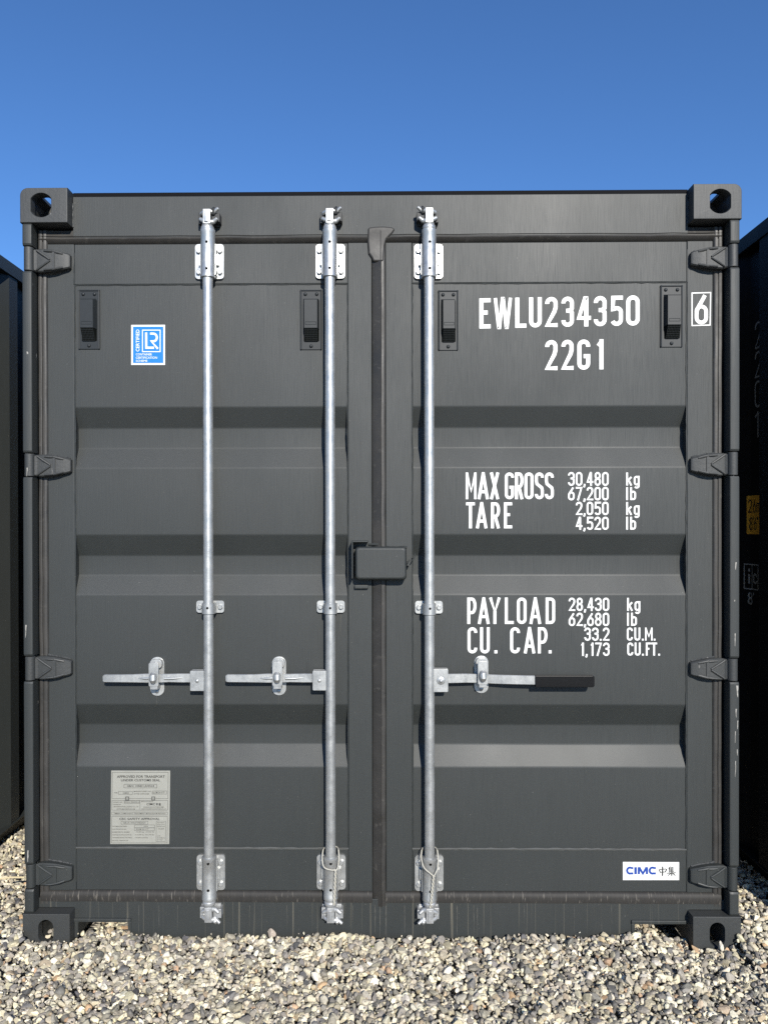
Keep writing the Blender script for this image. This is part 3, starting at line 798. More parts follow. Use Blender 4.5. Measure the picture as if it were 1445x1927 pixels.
# ------------------------------------------------------------------ padlock box across the doors
Yb = YD - 0.052
bx0, bz1_ = W(668, 1029, Yb); bx1, bz0_ = W(765, 1091.5, Yb)
b = MB()
rings = []
def rr3(ins, y): 
    return [(x, y, z) for x, z in rrect(bx0 + ins, bx1 - ins, bz0_ + ins, bz1_ - ins, .012 - ins * .4, 6)]
b.loft([rr3(0, Yb + .046), rr3(0, Yb + .010), rr3(.0022, Yb + .0045), rr3(.0055, Yb + .0012), rr3(.010, Yb)])
lb = b.build('lock_box', M_PAINT, root, wn=True)
b = MB()
fx0, fz1 = W(661, 1017, YD - .05); _, fz0 = W(661, 1089.5, YD - .05); fx1 = WX(693, YD)
b.box(fx0, fx0 + .006, YD - .050, YD, fz0, fz1)
b.box(fx0 + .0005, fx1, YD - .048, YD, fz1 - .007, fz1 - .0005)
fx2, tz = W(667, 1100.5, YD - .012); fx3, tz2 = W(693, 1108, YD - .012)
b.box(fx2, fx3, YD - .014, YD, tz2, tz)
b.build('lock_box_bracket', M_PAINT, lb, bevel=0.0025)
b = MB()
hk = [(764, 1060), (768, 1058), (770, 1053), (774, 1055), (778, 1052), (780.5, 1047), (780.5, 1041)]
b.tube([(*W(p, q, YD - .035)[:1], YD - .035, W(p, q, YD - .035)[1]) for p, q in hk], 0.0018, 8)
hx_, hz_ = W(768, 1060, YD - .02)
b.box(hx_ - .004, hx_ + .004, YD - .03, YD, hz_ - .008, hz_ + .006)
b.build('lock_box_hook', M_PAINT, lb)
b = MB()
ex0, ez1 = W(693, 1022, YD); ex1, ez0 = W(767, 1029, YD)
b.tube([(ex0 + (bx1 + .003 - ex0) * i / 14, YD - .003, ez1 - .004 - .010 * (i > 4) + random.uniform(-.001, .001)) for i in range(15)], [random.uniform(.003, .005) for _ in range(15)], 6)
b.build('lock_box_weld', M_DOOR, lb)

# ------------------------------------------------------------------ lettering
def arc(cx, cy, rx, ry, a0, a1, n=10):
    return [(cx + rx * math.cos(math.radians(a0 + (a1 - a0) * i / n)), cy + ry * math.sin(math.radians(a0 + (a1 - a0) * i / n))) for i in range(n + 1)]
def glyph(ch, w, h, s):
    """centre lines in a w x h cell for stroke s (origin bottom left), returns [(pts, closed)]"""
    W_, H_ = w - s, h - s; r = W_ / 2; o = s / 2; e = s / 2
    q = lambda pts, closed=False: ([(x + o, y + o) for x, y in pts], closed)
    top = lambda a0=0, a1=180: arc(r, H_ - r, r, r, a0, a1)
    bot = lambda a0=180, a1=360: arc(r, r, r, r, a0, a1)
    if ch in 'O0': return [q(top() + bot(), True)]
    if ch == 'C': return [q([(W_, H_ - r * 1.25)] + top() + bot() + [(W_, r * 1.25)])]
    if ch == 'G': return [q([(W_, H_ - r * 1.2)] + top() + bot() + [(W_, H_ * .44), (W_ * .48, H_ * .44)])]
    if ch == 'U': return [q([(0, H_ + e)] + bot() + [(W_, H_ + e)])]
    if ch == 'D': return [q([(0, 0), (0, H_)] + arc(W_ - r * .95, H_ - r * .95, r * .95, r * .95, 90, 0, 6) + arc(W_ - r * .95, r * .95, r * .95, r * .95, 0, -90, 6), True)]
    if ch in 'PR':
        m = H_ * (.42 if ch == 'P' else .46); ry = (H_ - m) / 2; rx = min(r * .95, ry)
        L = [q([(0, -e), (0, H_), (W_ - rx, H_)] + arc(W_ - rx, H_ - ry, rx, ry, 90, -90, 12) + [(0, m)])]
        if ch == 'R': L.append(q([(W_ * .45, m), (W_, -e)]))
        return L
    if ch == 'B' : return [q([(0, 0), (0, H_)] + arc(r, H_ * .75, r, H_ * .25, 90, -90) + arc(r, H_ * .25, r, H_ * .25, 90, -90), True)]
    if ch == 'S':
        return [q([(W_, H_ - r * 1.25)] + arc(r, H_ - r, r, r, 0, 180) + [(0, H_ * .70), (W_ * .10, H_ * .58), (W_ * .9, H_ * .42), (W_, H_ * .30)] + arc(r, r, r, r, 0, -180) + [(0, r * 1.25)])]
    if ch == '2': return [q([(0, H_ - r * 1.15)] + arc(r, H_ - r, r, r, 180, 0) + [(W_, H_ * .68), (W_ * .86, H_ * .52), (0, 0), (W_ + e, 0)])]
    if ch == '3': return [q([(0, H_ - r * 1.1)] + arc(r, H_ - r, r, r, 180, 0) + arc(r, H_ * .54 + r * .62, r, r * .62, -10, -90, 6) + [(W_ * .32, H_ * .54)]),
                          q([(W_ * .40, H_ * .54)] + arc(r, H_ * .54 - r * .62, r, r * .62, 90, 10, 6) + arc(r, r, r, r, 0, -180) + [(0, r * 1.1)])]
    if ch == '4': return [q([(W_ * .74, -e), (W_ * .74, H_), (W_ * .62, H_), (0, H_ * .25), (W_ + e, H_ * .25)])]
    if ch == '5': return [q([(W_ + e, H_), (W_ * .10, H_), (W_ * .04, H_ * .56)] + arc(r, H_ * .60 - r * .9, r, r * .9, 125, 0, 8) + arc(r, r, r, r, 0, -160) )]
    if ch == '6': return [q(arc(r, r, r, r, 180, 360) + arc(r, H_ * .60 - r, r, r, 0, 180), True), q([(W_ * .88, H_ + e * .3), (W_ * .55, H_ * .80), (W_ * .22, H_ * .60), (W_ * .02, H_ * .42), (0, H_ * .30)])]
    if ch == '7': return [q([(-e, H_), (W_, H_), (W_ * .25, -e)])]
    if ch == '8':
        k = .90
        return [q(arc(r, H_ - r * k * .98, r * k, min(r, H_ * .235), 0, 360, 24)[:-1] if 0 else arc(r, H_ * .765, r * k, H_ * .235, 0, 360, 24)[:-1], True), q(arc(r, H_ * .265, r, H_ * .265, 0, 360, 24)[:-1], True)]
    if ch == '1': return [q([(W_, H_ + e), (W_, -e)]), q([(0, H_ * .82), (W_, H_ * .98)])]
    if ch == 'E': return [q([(W_ + e, 0), (0, 0), (0, H_), (W_ + e, H_)]), q([(0, H_ * .53), (W_ * .88, H_ * .53)])]
    if ch == 'F': return [q([(0, -e), (0, H_), (W_ + e, H_)]), q([(0, H_ * .53), (W_ * .88, H_ * .53)])]
    if ch == 'L': return [q([(0, H_ + e), (0, 0), (W_ + e, 0)])]
    if ch == 'T': return [q([(-e, H_), (W_ + e, H_)]), q([(r, H_), (r, -e)])]
    if ch == 'I' or ch == 'l': return [q([(r, H_ + e), (r, -e)])]
    if ch == 'A': return [q([(0, -e), (r - s * .02, H_ + e * .2), (r + s * .02, H_ + e * .2), (W_, -e)]), q([(W_ * .2, H_ * .25), (W_ * .8, H_ * .25)])]
    if ch == 'X': return [q([(0, -e), (W_, H_ + e)]), q([(0, H_ + e), (W_, -e)])]
    if ch == 'Y': return [q([(0, H_ + e), (r, H_ * .46), (W_, H_ + e)]), q([(r, H_ * .5), (r, -e)])]
    if ch == 'M': return [q([(0, -e), (0, H_ + e)]), q([(W_, -e), (W_, H_ + e)]), q([(0, H_ + e * .4), (r, H_ * .28), (W_, H_ + e * .4)])]
    if ch == 'W': return [q([(0, H_ + e), (W_ * .25 - e * .25, -e * .6), (W_ * .25 + e * .25, -e * .6), (r - e * .25, H_ + e * .6), (r + e * .25, H_ + e * .6), (W_ * .75 - e * .25, -e * .6), (W_ * .75 + e * .25, -e * .6), (W_, H_ + e)])]
    if ch == 'N': return [q([(0, -e), (0, H_), (W_, 0), (W_, H_ + e)])]
    if ch == 'k': return [q([(0, H_ + e), (0, -e)]), q([(0, H_ * .28), (W_, H_ * .68)]), q([(W_ * .35, H_ * .40), (W_, -e)])]
    if ch == 'g':
        hx = H_ * .70
        return [q(arc(r, hx - r, r, r, 0, 180) + arc(r, r * .9 + H_ * .02, r, r, 180, 360), True), q([(W_, hx + e), (W_, -H_ * .10)] + arc(r, -H_ * .10, r, r * .95, 0, -150, 8))]
    if ch == 'b':
        hx = H_ * .68
        return [q([(0, H_ + e), (0, -e)]), q(arc(r, hx - r, r, r, 0, 180) + arc(r, r, r, r, 180, 360), True)]
    if ch == '.': return [([(w / 2, 0), (w / 2, s * 1.05)], False)]
    if ch == ',': return [([(w * .60, s * 1.05), (w * .52, 0), (w * .2, -s * .8)], False)]
    if ch == "'": return [([(w / 2, h), (w / 2, h * .78)], False)]
    if ch == 'i': return [q([(r, H_ * .66), (r, -e)]), q([(r, H_ + e), (r, H_ * .84)])]
    if ch == 'c': return [q([(W_, H_ * .68 - r * .9)] + arc(r, H_ * .68 - r, r, r, 10, 180) + bot(180, 350))]
    if ch == 'm': return [q([(0, -e), (0, H_ * .70)]), q([(0, H_ * .5)] + arc(W_ * .25, H_ * .55, W_ * .25, H_ * .15, 180, 0, 6) + [(r, -e)]), q([(r, H_ * .5)] + arc(W_ * .75, H_ * .55, W_ * .25, H_ * .15, 180, 0, 6) + [(W_, -e)])]
    return []
def ribbon(pts, s, closed=False):
    """flat stroke of width s along pts -> verts, faces (2-D)"""
    P = []
    for p in pts:
        if not P or math.hypot(p[0] - P[-1][0], p[1] - P[-1][1]) > 1e-6 * max(1, s): P.append(p)
    if closed and math.hypot(P[0][0] - P[-1][0], P[0][1] - P[-1][1]) < 1e-6: P.pop()
    n = len(P); vs = []
    for i in range(n):
        a = P[i - 1] if (i > 0 or closed) else None
        c = P[(i + 1) % n] if (i < n - 1 or closed) else None
        p = P[i]
        def nrm(u, v):
            dx, dy = v[0] - u[0], v[1] - u[1]; L = math.hypot(dx, dy) or 1; return (-dy / L, dx / L)
        if a is None: nx, ny = nrm(p, c); k = 1
        elif c is None: nx, ny = nrm(a, p); k = 1
        else:
            n1, n2 = nrm(a, p), nrm(p, c); mx, my = n1[0] + n2[0], n1[1] + n2[1]; L = math.hypot(mx, my) or 1
            nx, ny = mx / L, my / L; k = 1 / max(.70, nx * n1[0] + ny * n1[1])
        vs += [(p[0] + nx * s / 2 * k, p[1] + ny * s / 2 * k), (p[0] - nx * s / 2 * k, p[1] - ny * s / 2 * k)]
    fs = [(2 * i, 2 * i + 1, 2 * ((i + 1) % n) + 1, 2 * ((i + 1) % n)) for i in range(n if closed else n - 1)]
    return vs, fs
def flat_mesh(name, polys, m, parent, mapf):
    """polys: list of (verts2d, faces, layer)"""
    b = MB()
    for vs, fs, layer in polys:
        if len(fs) > 1 and all(len(f) == 4 for f in fs) and len(vs) == 2 * len(fs) + (2 if fs[-1][2] != 1 else 0):
            for i, f in enumerate(fs):          # a stroke: every segment a hair deeper or shallower, so that joints never coincide
                b.raw([mapf(*vs[k], layer + (i % 4) * 0.24) for k in f], [(0, 1, 2, 3)])
        else: b.raw([mapf(x, y, layer) for x, y in vs], fs)
    me = bpy.data.meshes.new(name); me.from_pydata(b.v, [], b.f); me.materials.append(m)
    bmq = bmesh.new(); bmq.from_mesh(me)
    bmesh.ops.recalc_face_normals(bmq, faces=bmq.faces)
    bmq.to_mesh(me); bmq.free()
    o = bpy.data.objects.new(name, me); COL.objects.link(o)
    if parent is not None: attach(o, parent)
    return o
def pixmap(Y, off=0.0008, step=0.00012):
    return lambda x, y, l: (W(x, y, Y)[0], Y - off - l * step, W(x, y, Y)[1])
def line_text(chars, y0, y1, s, slope=0.0, xref=0.0):
    """chars: [(char, x0, x1)] in photo pixels, y0 top, y1 bottom"""
    out = []
    s0 = s
    for ch, x0, x1 in chars:
        s = s0 * (.80 if ch in 'WM' else 1.0)
        for k, (pts, closed) in enumerate(glyph(ch, x1 - x0, y1 - y0, s)):
            vs, fs = ribbon(pts, s, closed)
            out.append(([(x0 + x, y1 - y + slope * (x0 + x - xref)) for x, y in vs], fs, k))
    return out
def Z6(lst): return [(c, 880 + a * .3322, 880 + b_ * .3322) for c, a, b_ in lst]
def Z5(lst): return [(c, 860 + a * .2768, 860 + b_ * .2768) for c, a, b_ in lst]
y6 = lambda v: 540 + v * .3322
y5 = lambda v: 860 + v * .2768
DR = DOORS['right']; DL = DOORS['left']
flat_mesh('lettering', line_text(Z6([('E', 65, 129), ('W', 146, 250), ('L', 268, 331), ('U', 346, 418), ('2', 437, 508), ('3', 529, 600), ('4', 616, 696), ('3', 712, 785), ('5', 806, 877), ('0', 895, 972)]), y6(65), y6(236), 7.7, -.0195, 902), M_WHITE, DR, pixmap(YP)).__setitem__('label', 'white container number EWLU234350')
flat_mesh('lettering', line_text(Z6([('2', 437, 507), ('2', 529, 598), ('G', 619, 692), ('1', 726, 767)]), y6(302), y6(473), 7.7, -.018, 1025), M_WHITE, DR, pixmap(YP)).__setitem__('label', 'white type code 22G1')
cd6 = line_text(Z6([('6', 1283, 1358)]), y6(40), y6(212), 7.0)
x0, x1, yy0, yy1 = 880 + 1265 * .3322, 880 + 1376 * .3322, y6(29), y6(222)
vs, fs = ribbon([(x0 + 1, yy0 + 2), (x1 - 1, yy0 + 1), (x1 - 2, yy1 - 2), (x0 + 1, yy1 - 1)], 2.1, True); cd6.append((vs, fs, 0))
flat_mesh('lettering', cd6, M_WHITE, DR, pixmap(YD)).__setitem__('label', 'white boxed check digit 6')
BLK = []
BLK.append((Z5([('M', 58, 131), ('A', 137, 216), ('X', 221, 286)]), 105, 287, 'white lettering MAX'))
BLK.append((Z5([('G', 323, 386), ('R', 392, 450), ('O', 456, 518), ('S', 527, 588), ('S', 595, 656)]), 105, 287, 'white lettering GROSS'))
BLK.append((Z5([('T', 60, 120), ('A', 126, 206), ('R', 229, 291), ('E', 317, 373)]), 308, 485, 'white lettering TARE'))
BLK.append((Z5([('P', 68, 131), ('A', 139, 221), ('Y', 215, 296), ('L', 323, 384), ('O', 405, 471), ('A', 489, 571), ('D', 600, 665)]), 955, 1135, 'white lettering PAYLOAD'))
BLK.append((Z5([('C', 70, 136), ('U', 155, 221), ('.', 250, 275)]), 1157, 1335, 'white lettering CU.'))
BLK.append((Z5([('C', 359, 426), ('A', 451, 531), ('P', 547, 613), ('.', 618, 643)]), 1157, 1335, 'white lettering CAP.'))
for ch, a, b_, lab in BLK: flat_mesh('lettering', line_text(ch, y5(a), y5(b_), 5.7), M_WHITE, DR, pixmap(YP)).__setitem__('label', lab)
def num(sx, right):
    out = []; x = right
    for c in reversed(sx):
        if c in ',.': out.append((c, x - 14, x)); x -= 21
        elif c == '1': out.append((c, x - 26, x - 4)); x -= 44
        else: out.append((c, x - 45, x)); x -= 52.5
    return Z5(out)
for tx, a, b_, rt in (('30,480', 102, 196, 1028), ('67,200', 203, 295, 1028), ('2,050', 304, 395, 1028), ('4,520', 406, 495, 1028), ('28,430', 956, 1047, 1032), ('62,680', 1058, 1149, 1032), ('33.2', 1159, 1249, 1033), ('1,173', 1261, 1352, 1034)):
    flat_mesh('lettering', line_text(num(tx, rt), y5(a), y5(b_), 3.45), M_WHITE, DR, pixmap(YP)).__setitem__('label', 'white figures ' + tx)
for tx, a, b_ in (([('k', 1147, 1188), ('g', 1198, 1238)], 105, 194), ([('l', 1145, 1161), ('b', 1174, 1214)], 205, 293), ([('k', 1147, 1188), ('g', 1198, 1238)], 306, 394), ([('l', 1145, 1161), ('b', 1174, 1214)], 406, 494),
                  ([('k', 1153, 1193), ('g', 1203, 1243)], 957, 1046), ([('l', 1151, 1167), ('b', 1180, 1220)], 1058, 1147),
                  ([('C', 1151, 1192), ('U', 1202, 1243), ('.', 1252, 1267), ('M', 1275, 1326), ('.', 1332, 1347)], 1159, 1248),
                  ([('C', 1154, 1195), ('U', 1204, 1245), ('.', 1253, 1268), ('F', 1280, 1313), ('T', 1316, 1357), ('.', 1363, 1378)], 1261, 1350)):
    flat_mesh('lettering', line_text(Z5(tx), y5(a), y5(b_), 3.45), M_WHITE, DR, pixmap(YP)).__setitem__('label', 'white unit letters ' + ''.join(c[0] for c in tx))

# ---- small printed words with the built-in face
def font_poly(body, x0, x1, y0, y1, rot=False, bold=0.0):
    """fit the word into the pixel box (y0 top, y1 bottom); rot = reading upwards"""
    cu = bpy.data.curves.new('tmp', 'FONT'); cu.body = body; cu.resolution_u = 2; cu.offset = bold
    ob = bpy.data.objects.new('tmp', cu); COL.objects.link(ob)
    dg = bpy.context.evaluated_depsgraph_get()
    me = bpy.data.meshes.new_from_object(ob.evaluated_get(dg))
    vs = [(v.co.x, v.co.y) for v in me.vertices]; fs = [tuple(p.vertices) for p in me.polygons]
    bpy.data.objects.remove(ob); bpy.data.curves.remove(cu); bpy.data.meshes.remove(me)
    mx0, mx1 = min(v[0] for v in vs), max(v[0] for v in vs); my0, my1 = min(v[1] for v in vs), max(v[1] for v in vs)
    if not rot: vs = [(x0 + (x - mx0) / (mx1 - mx0) * (x1 - x0), y1 + (y - my0) / (my1 - my0) * (y0 - y1)) for x, y in vs]
    else: vs = [(x1 + (y - my0) / (my1 - my0) * (x0 - x1), y1 + (x - mx0) / (mx1 - mx0) * (y0 - y1)) for x, y in vs]
    return (vs, fs, 0)
def quad(x0, x1, y0, y1): return ([(x0, y0), (x1, y0), (x1, y1), (x0, y1)], [(0, 1, 2, 3)], 0)
def outline(x0, x1, y0, y1, s): 
    v, f = ribbon([(x0, y0), (x1, y0), (x1, y1), (x0, y1)], s, True); return (v, f, 0)
def slab(name, x0, x1, y0, y1, Y, th, m, parent, r=0.0, label=None, skew=0.0):
    (xa, za), (xb, _), (xc, zc), (xd, zd) = W(x0 + skew, y0, Y), W(x1 + skew, y0, Y), W(x1, y1, Y), W(x0, y1, Y)
    b = MB(); b.prism([(xd, zd), (xc, zc), (xb, za), (xa, za)], Y - th, Y - 0.0002)
    return b.build(name, m, parent, bevel=r, label=label)

# blue certification sticker
sl_ = lambda v: 240 + v * .05536
st_ = lambda v: 600 + v * .05536
slab('certification_sticker', 247.5, 311.2, 611.5, 686.8, YP, .0008, M_WHITE, DL, label='blue and white square sticker reading LR certified')
pm1 = pixmap(YP, .0011); pm2 = pixmap(YP, .0014)
flat_mesh('sticker_print', [quad(sl_(200), sl_(1228), st_(268), st_(1503))], M_BLUE, DL, pm1)
pr = [outline(sl_(522), sl_(1122), st_(386), st_(1118), 1.7)]
v, f = ribbon([(sl_(646), st_(468)), (sl_(650), st_(985)), (sl_(915), st_(985))], 4.2); pr.append((v, f, 1))
v, f = ribbon([(sl_(778), st_(505)), (sl_(880), st_(505))] + [(sl_(885 + 125 * math.cos(math.radians(a))), st_(637 + 132 * math.sin(math.radians(a)))) for a in range(-85, 95, 12)] + [(sl_(850), st_(768)), (sl_(815), st_(760)), (sl_(1045), st_(1020))], 4.0); pr.append((v, f, 1))
pr.append(font_poly('CERTIFIED', sl_(297), sl_(420), st_(365), st_(1115), True, .012))
pr.append(font_poly('CONTAINER', sl_(297), sl_(845), st_(1172), st_(1248), False, .012))
pr.append(font_poly('CERTIFICATION', sl_(297), sl_(1020), st_(1285), st_(1360), False, .012))
pr.append(font_poly('SCHEME', sl_(297), sl_(690), st_(1395), st_(1468), False, .012))
flat_mesh('sticker_print', pr, M_WHITE, DL, pm2)

# maker's sticker on the bottom rail of the right door
YS = YD + 0.0015
slab('maker_sticker', 1171.3, 1277, 1621.8, 1656, YS, .0008, M_WHITE, DR, label='white sticker with blue CIMC lettering')
mx = lambda v: 1160 + v * .09689
my = lambda v: 1600 + v * .09689
pr = []
def cee(xc, w):
    pts = [(mx(xc + w * .5), my(345))] + [(mx(xc + w * .5 * (-.10 + .9 * math.cos(math.radians(a)))), my(392 - 58 * math.sin(math.radians(a)))) for a in range(62, 300, 14)] + [(mx(xc + w * .5), my(447))]
    return pts
for xc, w in ((258, 120), (695, 120)):
    v, f = ribbon([(x, y) for x, y in cee(xc, w)], 3.9); pr.append((v, f, 0))
v, f = ribbon([(mx(362), my(325)), (mx(362), my(463))], 4.8); pr.append((v, f, 0))
v, f = ribbon([(mx(425), my(463)), (mx(425), my(325))], 4.2); pr.append((v, f, 0))
v, f = ribbon([(mx(582), my(463)), (mx(582), my(325))], 4.2); pr.append((v, f, 0))
v, f = ribbon([(mx(430), my(328)), (mx(503), my(450)), (mx(578), my(328))], 4.6); pr.append((v, f, 1))
flat_mesh('sticker_print', pr, M_CBLUE, DR, pixmap(YS, .0012))
pr = []
for pts, s in (([(820, 375), (845, 435)], 1.8), ([(820, 372), (955, 360)], 1.6), ([(968, 362), (935, 425)], 1.9), ([(838, 425), (940, 418)], 1.5), ([(886, 312), (884, 495)], 2.3),
               ([(1035, 312), (1000, 365)], 1.6), ([(1020, 345), (1020, 425)], 1.6), ([(1060, 315), (1072, 335)], 1.5), ([(1022, 342), (1105, 338)], 1.4), ([(1022, 366), (1100, 362)], 1.3), ([(1022, 390), (1100, 386)], 1.3), ([(1022, 412), (1110, 408)], 1.4), ([(1064, 335), (1064, 410)], 1.5),
               ([(970, 442), (1142, 434)], 1.7), ([(1066, 415), (1062, 495)], 2.0), ([(1045, 450), (985, 490)], 1.6), ([(1085, 448), (1135, 488)], 1.8)):
    v, f = ribbon([(mx(x), my(y)) for x, y in pts], s); pr.append((v, f, len(pr) % 5))
flat_mesh('sticker_print', pr, M_INK, DR, pixmap(YS, .0012))

# data plate
qx = lambda v: 200 + v * .08997
qy = lambda v: 1440 + v * .08999
slab('data_plate', 208.3, 319.2, 1449.8, 1588.2, YP, .0016, M_PLATE, DL, r=.0006, label='pale aluminium data plate with approval text', skew=1.8)
def plate(name, polys, m):
    f0 = pixmap(YP, .0019)
    return tag(flat_mesh(name, polys, m, DL, lambda x, y, l: f0(x + 1.8 * (1588 - y) / 139 - 0.9, y, l)), kind='stuff')
T_ = lambda s, a, c, e, g: font_poly(s, qx(a), qx(c), qy(e), qy(g), False, .02)
pr = [T_('APPROVED FOR TRANSPORT', 225, 1225, 208, 262), T_('UNDER CUSTOMS SEAL', 310, 1130, 285, 335), T_('CSC SAFETY APPROVAL', 285, 1130, 1095, 1142), T_('CIMC', 850, 1030, 785, 835), T_('GB/C 10583 LR/0524', 435, 1005, 412, 450)]
plate('plate_print', pr, M_INK)
pr = [outline(qx(130), qx(1295), qy(145), qy(695), .7), outline(qx(130), qx(1295), qy(735), qy(935), .7), outline(qx(130), qx(1290), qy(975), qy(1035), .7), outline(qx(130), qx(1290), qy(1065), qy(1620), .7),
      outline(qx(375), qx(1060), qy(395), qy(470), .7), outline(qx(262), qx(555), qy(545), qy(605), .6), outline(qx(965), qx(1270), qy(535), qy(600), .6), outline(qx(325), qx(885), qy(1170), qy(1230), .6),
      outline(qx(605), qx(1025), qy(1245), qy(1302), .6), outline(qx(605), qx(1025), qy(1306), qy(1360), .6), outline(qx(1060), qx(1255), qy(1165), qy(1590), .6), outline(qx(385), qx(705), qy(738), qy(792), .6)]
v, f = ribbon([(qx(715), qy(735)), (qx(715), qy(935))], .6); pr.append((v, f, 0))
for cx_ in (445, 990): pr.append(outline(qx(cx_ - 32), qx(cx_ + 32), qy(660), qy(722), 1.6))
for s, a, c, e, g in (('TYPE', 165, 240, 560, 588), ('IAM02', 355, 480, 562, 592), ("MANUFACTURER'S NO.", 580, 945, 530, 558), ('OF THE CONTAINER', 580, 905, 582, 610), ('SLCM 24 0 77', 975, 1225, 550, 588),
                      ("OWNER'S NO.", 150, 350, 758, 782), ('EWLU 234350 6', 395, 690, 752, 782), ('OWNED BY', 150, 320, 808, 830), ('LM INTERNATIONAL LOGISTICS CO., LTD', 160, 680, 852, 880), ('WWW.LM-LOGISTICS.COM', 225, 610, 900, 924), ('MANUFACTURED BY', 740, 990, 745, 768),
                      ('DONGGUAN SOUTHERN CIMC', 785, 1215, 860, 885), ('LOGISTICS EQUIPMENT MANUFACTURING CO., LTD', 745, 1260, 900, 925), ('TIMBER COMPONENT TREATMENT IM/TAILILEUM 400/2023', 165, 1250, 992, 1020),
                      ('GB-LR 28327-04/2024', 365, 835, 1185, 1215), ('DATE MANUFACTURED', 145, 450, 1262, 1288), ('03/2024', 800, 890, 1262, 1288), ('IDENTIFICATION NO.', 145, 440, 1322, 1346), ('SLCM 24 0 77', 640, 900, 1320, 1348),
                      ('MAXIMUM OPERATING GROSS MASS', 145, 505, 1382, 1406), ('30,480 kg   67,200 lbs', 635, 1020, 1380, 1408), ('ALLOWABLE STACKING LOAD FOR 1.8G', 145, 545, 1440, 1464), ('216,000 kg  476,190 lbs', 615, 1020, 1438, 1466),
                      ('TRANSVERSE RACKING TEST FORCE', 145, 550, 1498, 1522), ('150,000 newtons', 620, 890, 1498, 1524), ('END WALL STRENGTH 0.4P', 145, 475, 1560, 1584), ('FIRST MAINT.', 1080, 1235, 1188, 1210), ('EXAM. DATE', 1080, 1235, 1230, 1252), ('BEFORE DATE', 1080, 1240, 1270, 1290), ('03-2029', 1100, 1225, 1315, 1338),
                      ('ACEP', 1080, 1150, 1465, 1485), ('GB CAMRS 04', 1080, 1240, 1505, 1526), ('03-4 2029', 1080, 1200, 1545, 1565)):
    pr.append(T_(s, a, c, e, g))
plate('plate_print', pr, M_INKL)
pr = []
for pts in ([(1070, 785), (1070, 838)], [(1048, 800), (1092, 800)], [(1050, 820), (1090, 820)], [(1105, 800), (1150, 800)], [(1128, 785), (1128, 838)], [(1105, 822), (1150, 822)], [(1108, 838), (1128, 815)], [(1148, 838), (1128, 815)]):
    v, f = ribbon([(qx(x), qy(y)) for x, y in pts], 1.0); pr.append((v, f, len(pr) % 5))
plate('plate_print', pr, M_INK)

# ---- lime runs below the hardware and pale scuffs on the posts
M_RUN = mat('dried lime run', (0.085, 0.085, 0.078), 0.8, 0, 0.2); _t = NT(M_RUN); _t.color(_t.mix(_t.noise(1.0, _t.mapped((40, 40, 60)), 4), (0.022, 0.025, 0.024), (0.10, 0.098, 0.088)))
M_SCUFF = mat('bare scuffed steel', (0.30, 0.29, 0.26), 0.6); _t = NT(M_SCUFF); _t.color(_t.mix(_t.noise(120, None, 5), (0.10, 0.10, 0.09), (0.46, 0.44, 0.40)))
rs = random.Random(21)
def run(x, ya, yb, w, Y, parent, m=M_RUN, wob=0.7, name='stain'):
    n = max(3, int((yb - ya) / 5)); xx = x; pts = []; b = MB(); vs = []
    for i in range(n + 1):
        t = i / n; xx += rs.uniform(-wob, wob) * .5; ww = w * (1 - .65 * t) * rs.uniform(.55, 1.2)
        for sg in (-1, 1):
            q = W(xx + sg * ww / 2, ya + (yb - ya) * t, Y); vs.append((q[0], Y - .0006, q[1]))
    b.raw(vs, [(2 * i, 2 * i + 1, 2 * i + 3, 2 * i + 2) for i in range(n)])
    return b.build(name, m, parent)
for x, ya, yb, w in ((296, 1309, 1326, 1.5), (525, 1308, 1326, 1.4), (604, 1154, 1176, 1.5), (641, 1154, 1196, 2.0), (636, 1154, 1172, 2.2), (380, 1153, 1166, 1.3), (416, 1154, 1172, 1.2), (905, 1304, 1322, 1.2), (790, 1155, 1170, 1.2), (822, 1155, 1178, 1.3), (560, 600, 628, 1.2)):
    run(x, ya, yb, w, YP, DL if x < 700 else DR)
for x, yb, w in ((706, 1758, 2.2), (715, 1763, 2.4), (726, 1763, 2.6), (761, 1755, 2.0), (860, 1762, 2.4), (891, 1762, 1.8), (898, 1762, 2.0), (664, 1735, 1.4), (335, 1750, 1.5), (300, 1745, 1.4), (262, 1760, 1.5), (470, 1744, 1.3), (540, 1750, 1.3), (985, 1748, 1.4), (1080, 1756, 1.5), (1150, 1740, 1.3)):
    run(x, 1703.5, yb, w, YH, root, wob=.5)
for x, ya, yb, w in ((1382, 1192, 1216, 2.0), (1386, 1290, 1312, 4.0), (1384, 1334, 1350, 2.6), (1387, 1356, 1372, 2.4), (1383, 1376, 1398, 1.8), (1386, 1410, 1422, 2.4), (1383, 1432, 1462, 1.6), (1384, 1058, 1072, 3.0), (54, 1600, 1622, 3.4), (50, 1176, 1200, 2.4), (52, 880, 896, 2.0)):
    run(x, ya, yb, w, 0.0014, root, M_SCUFF, 1.2, 'scuff')

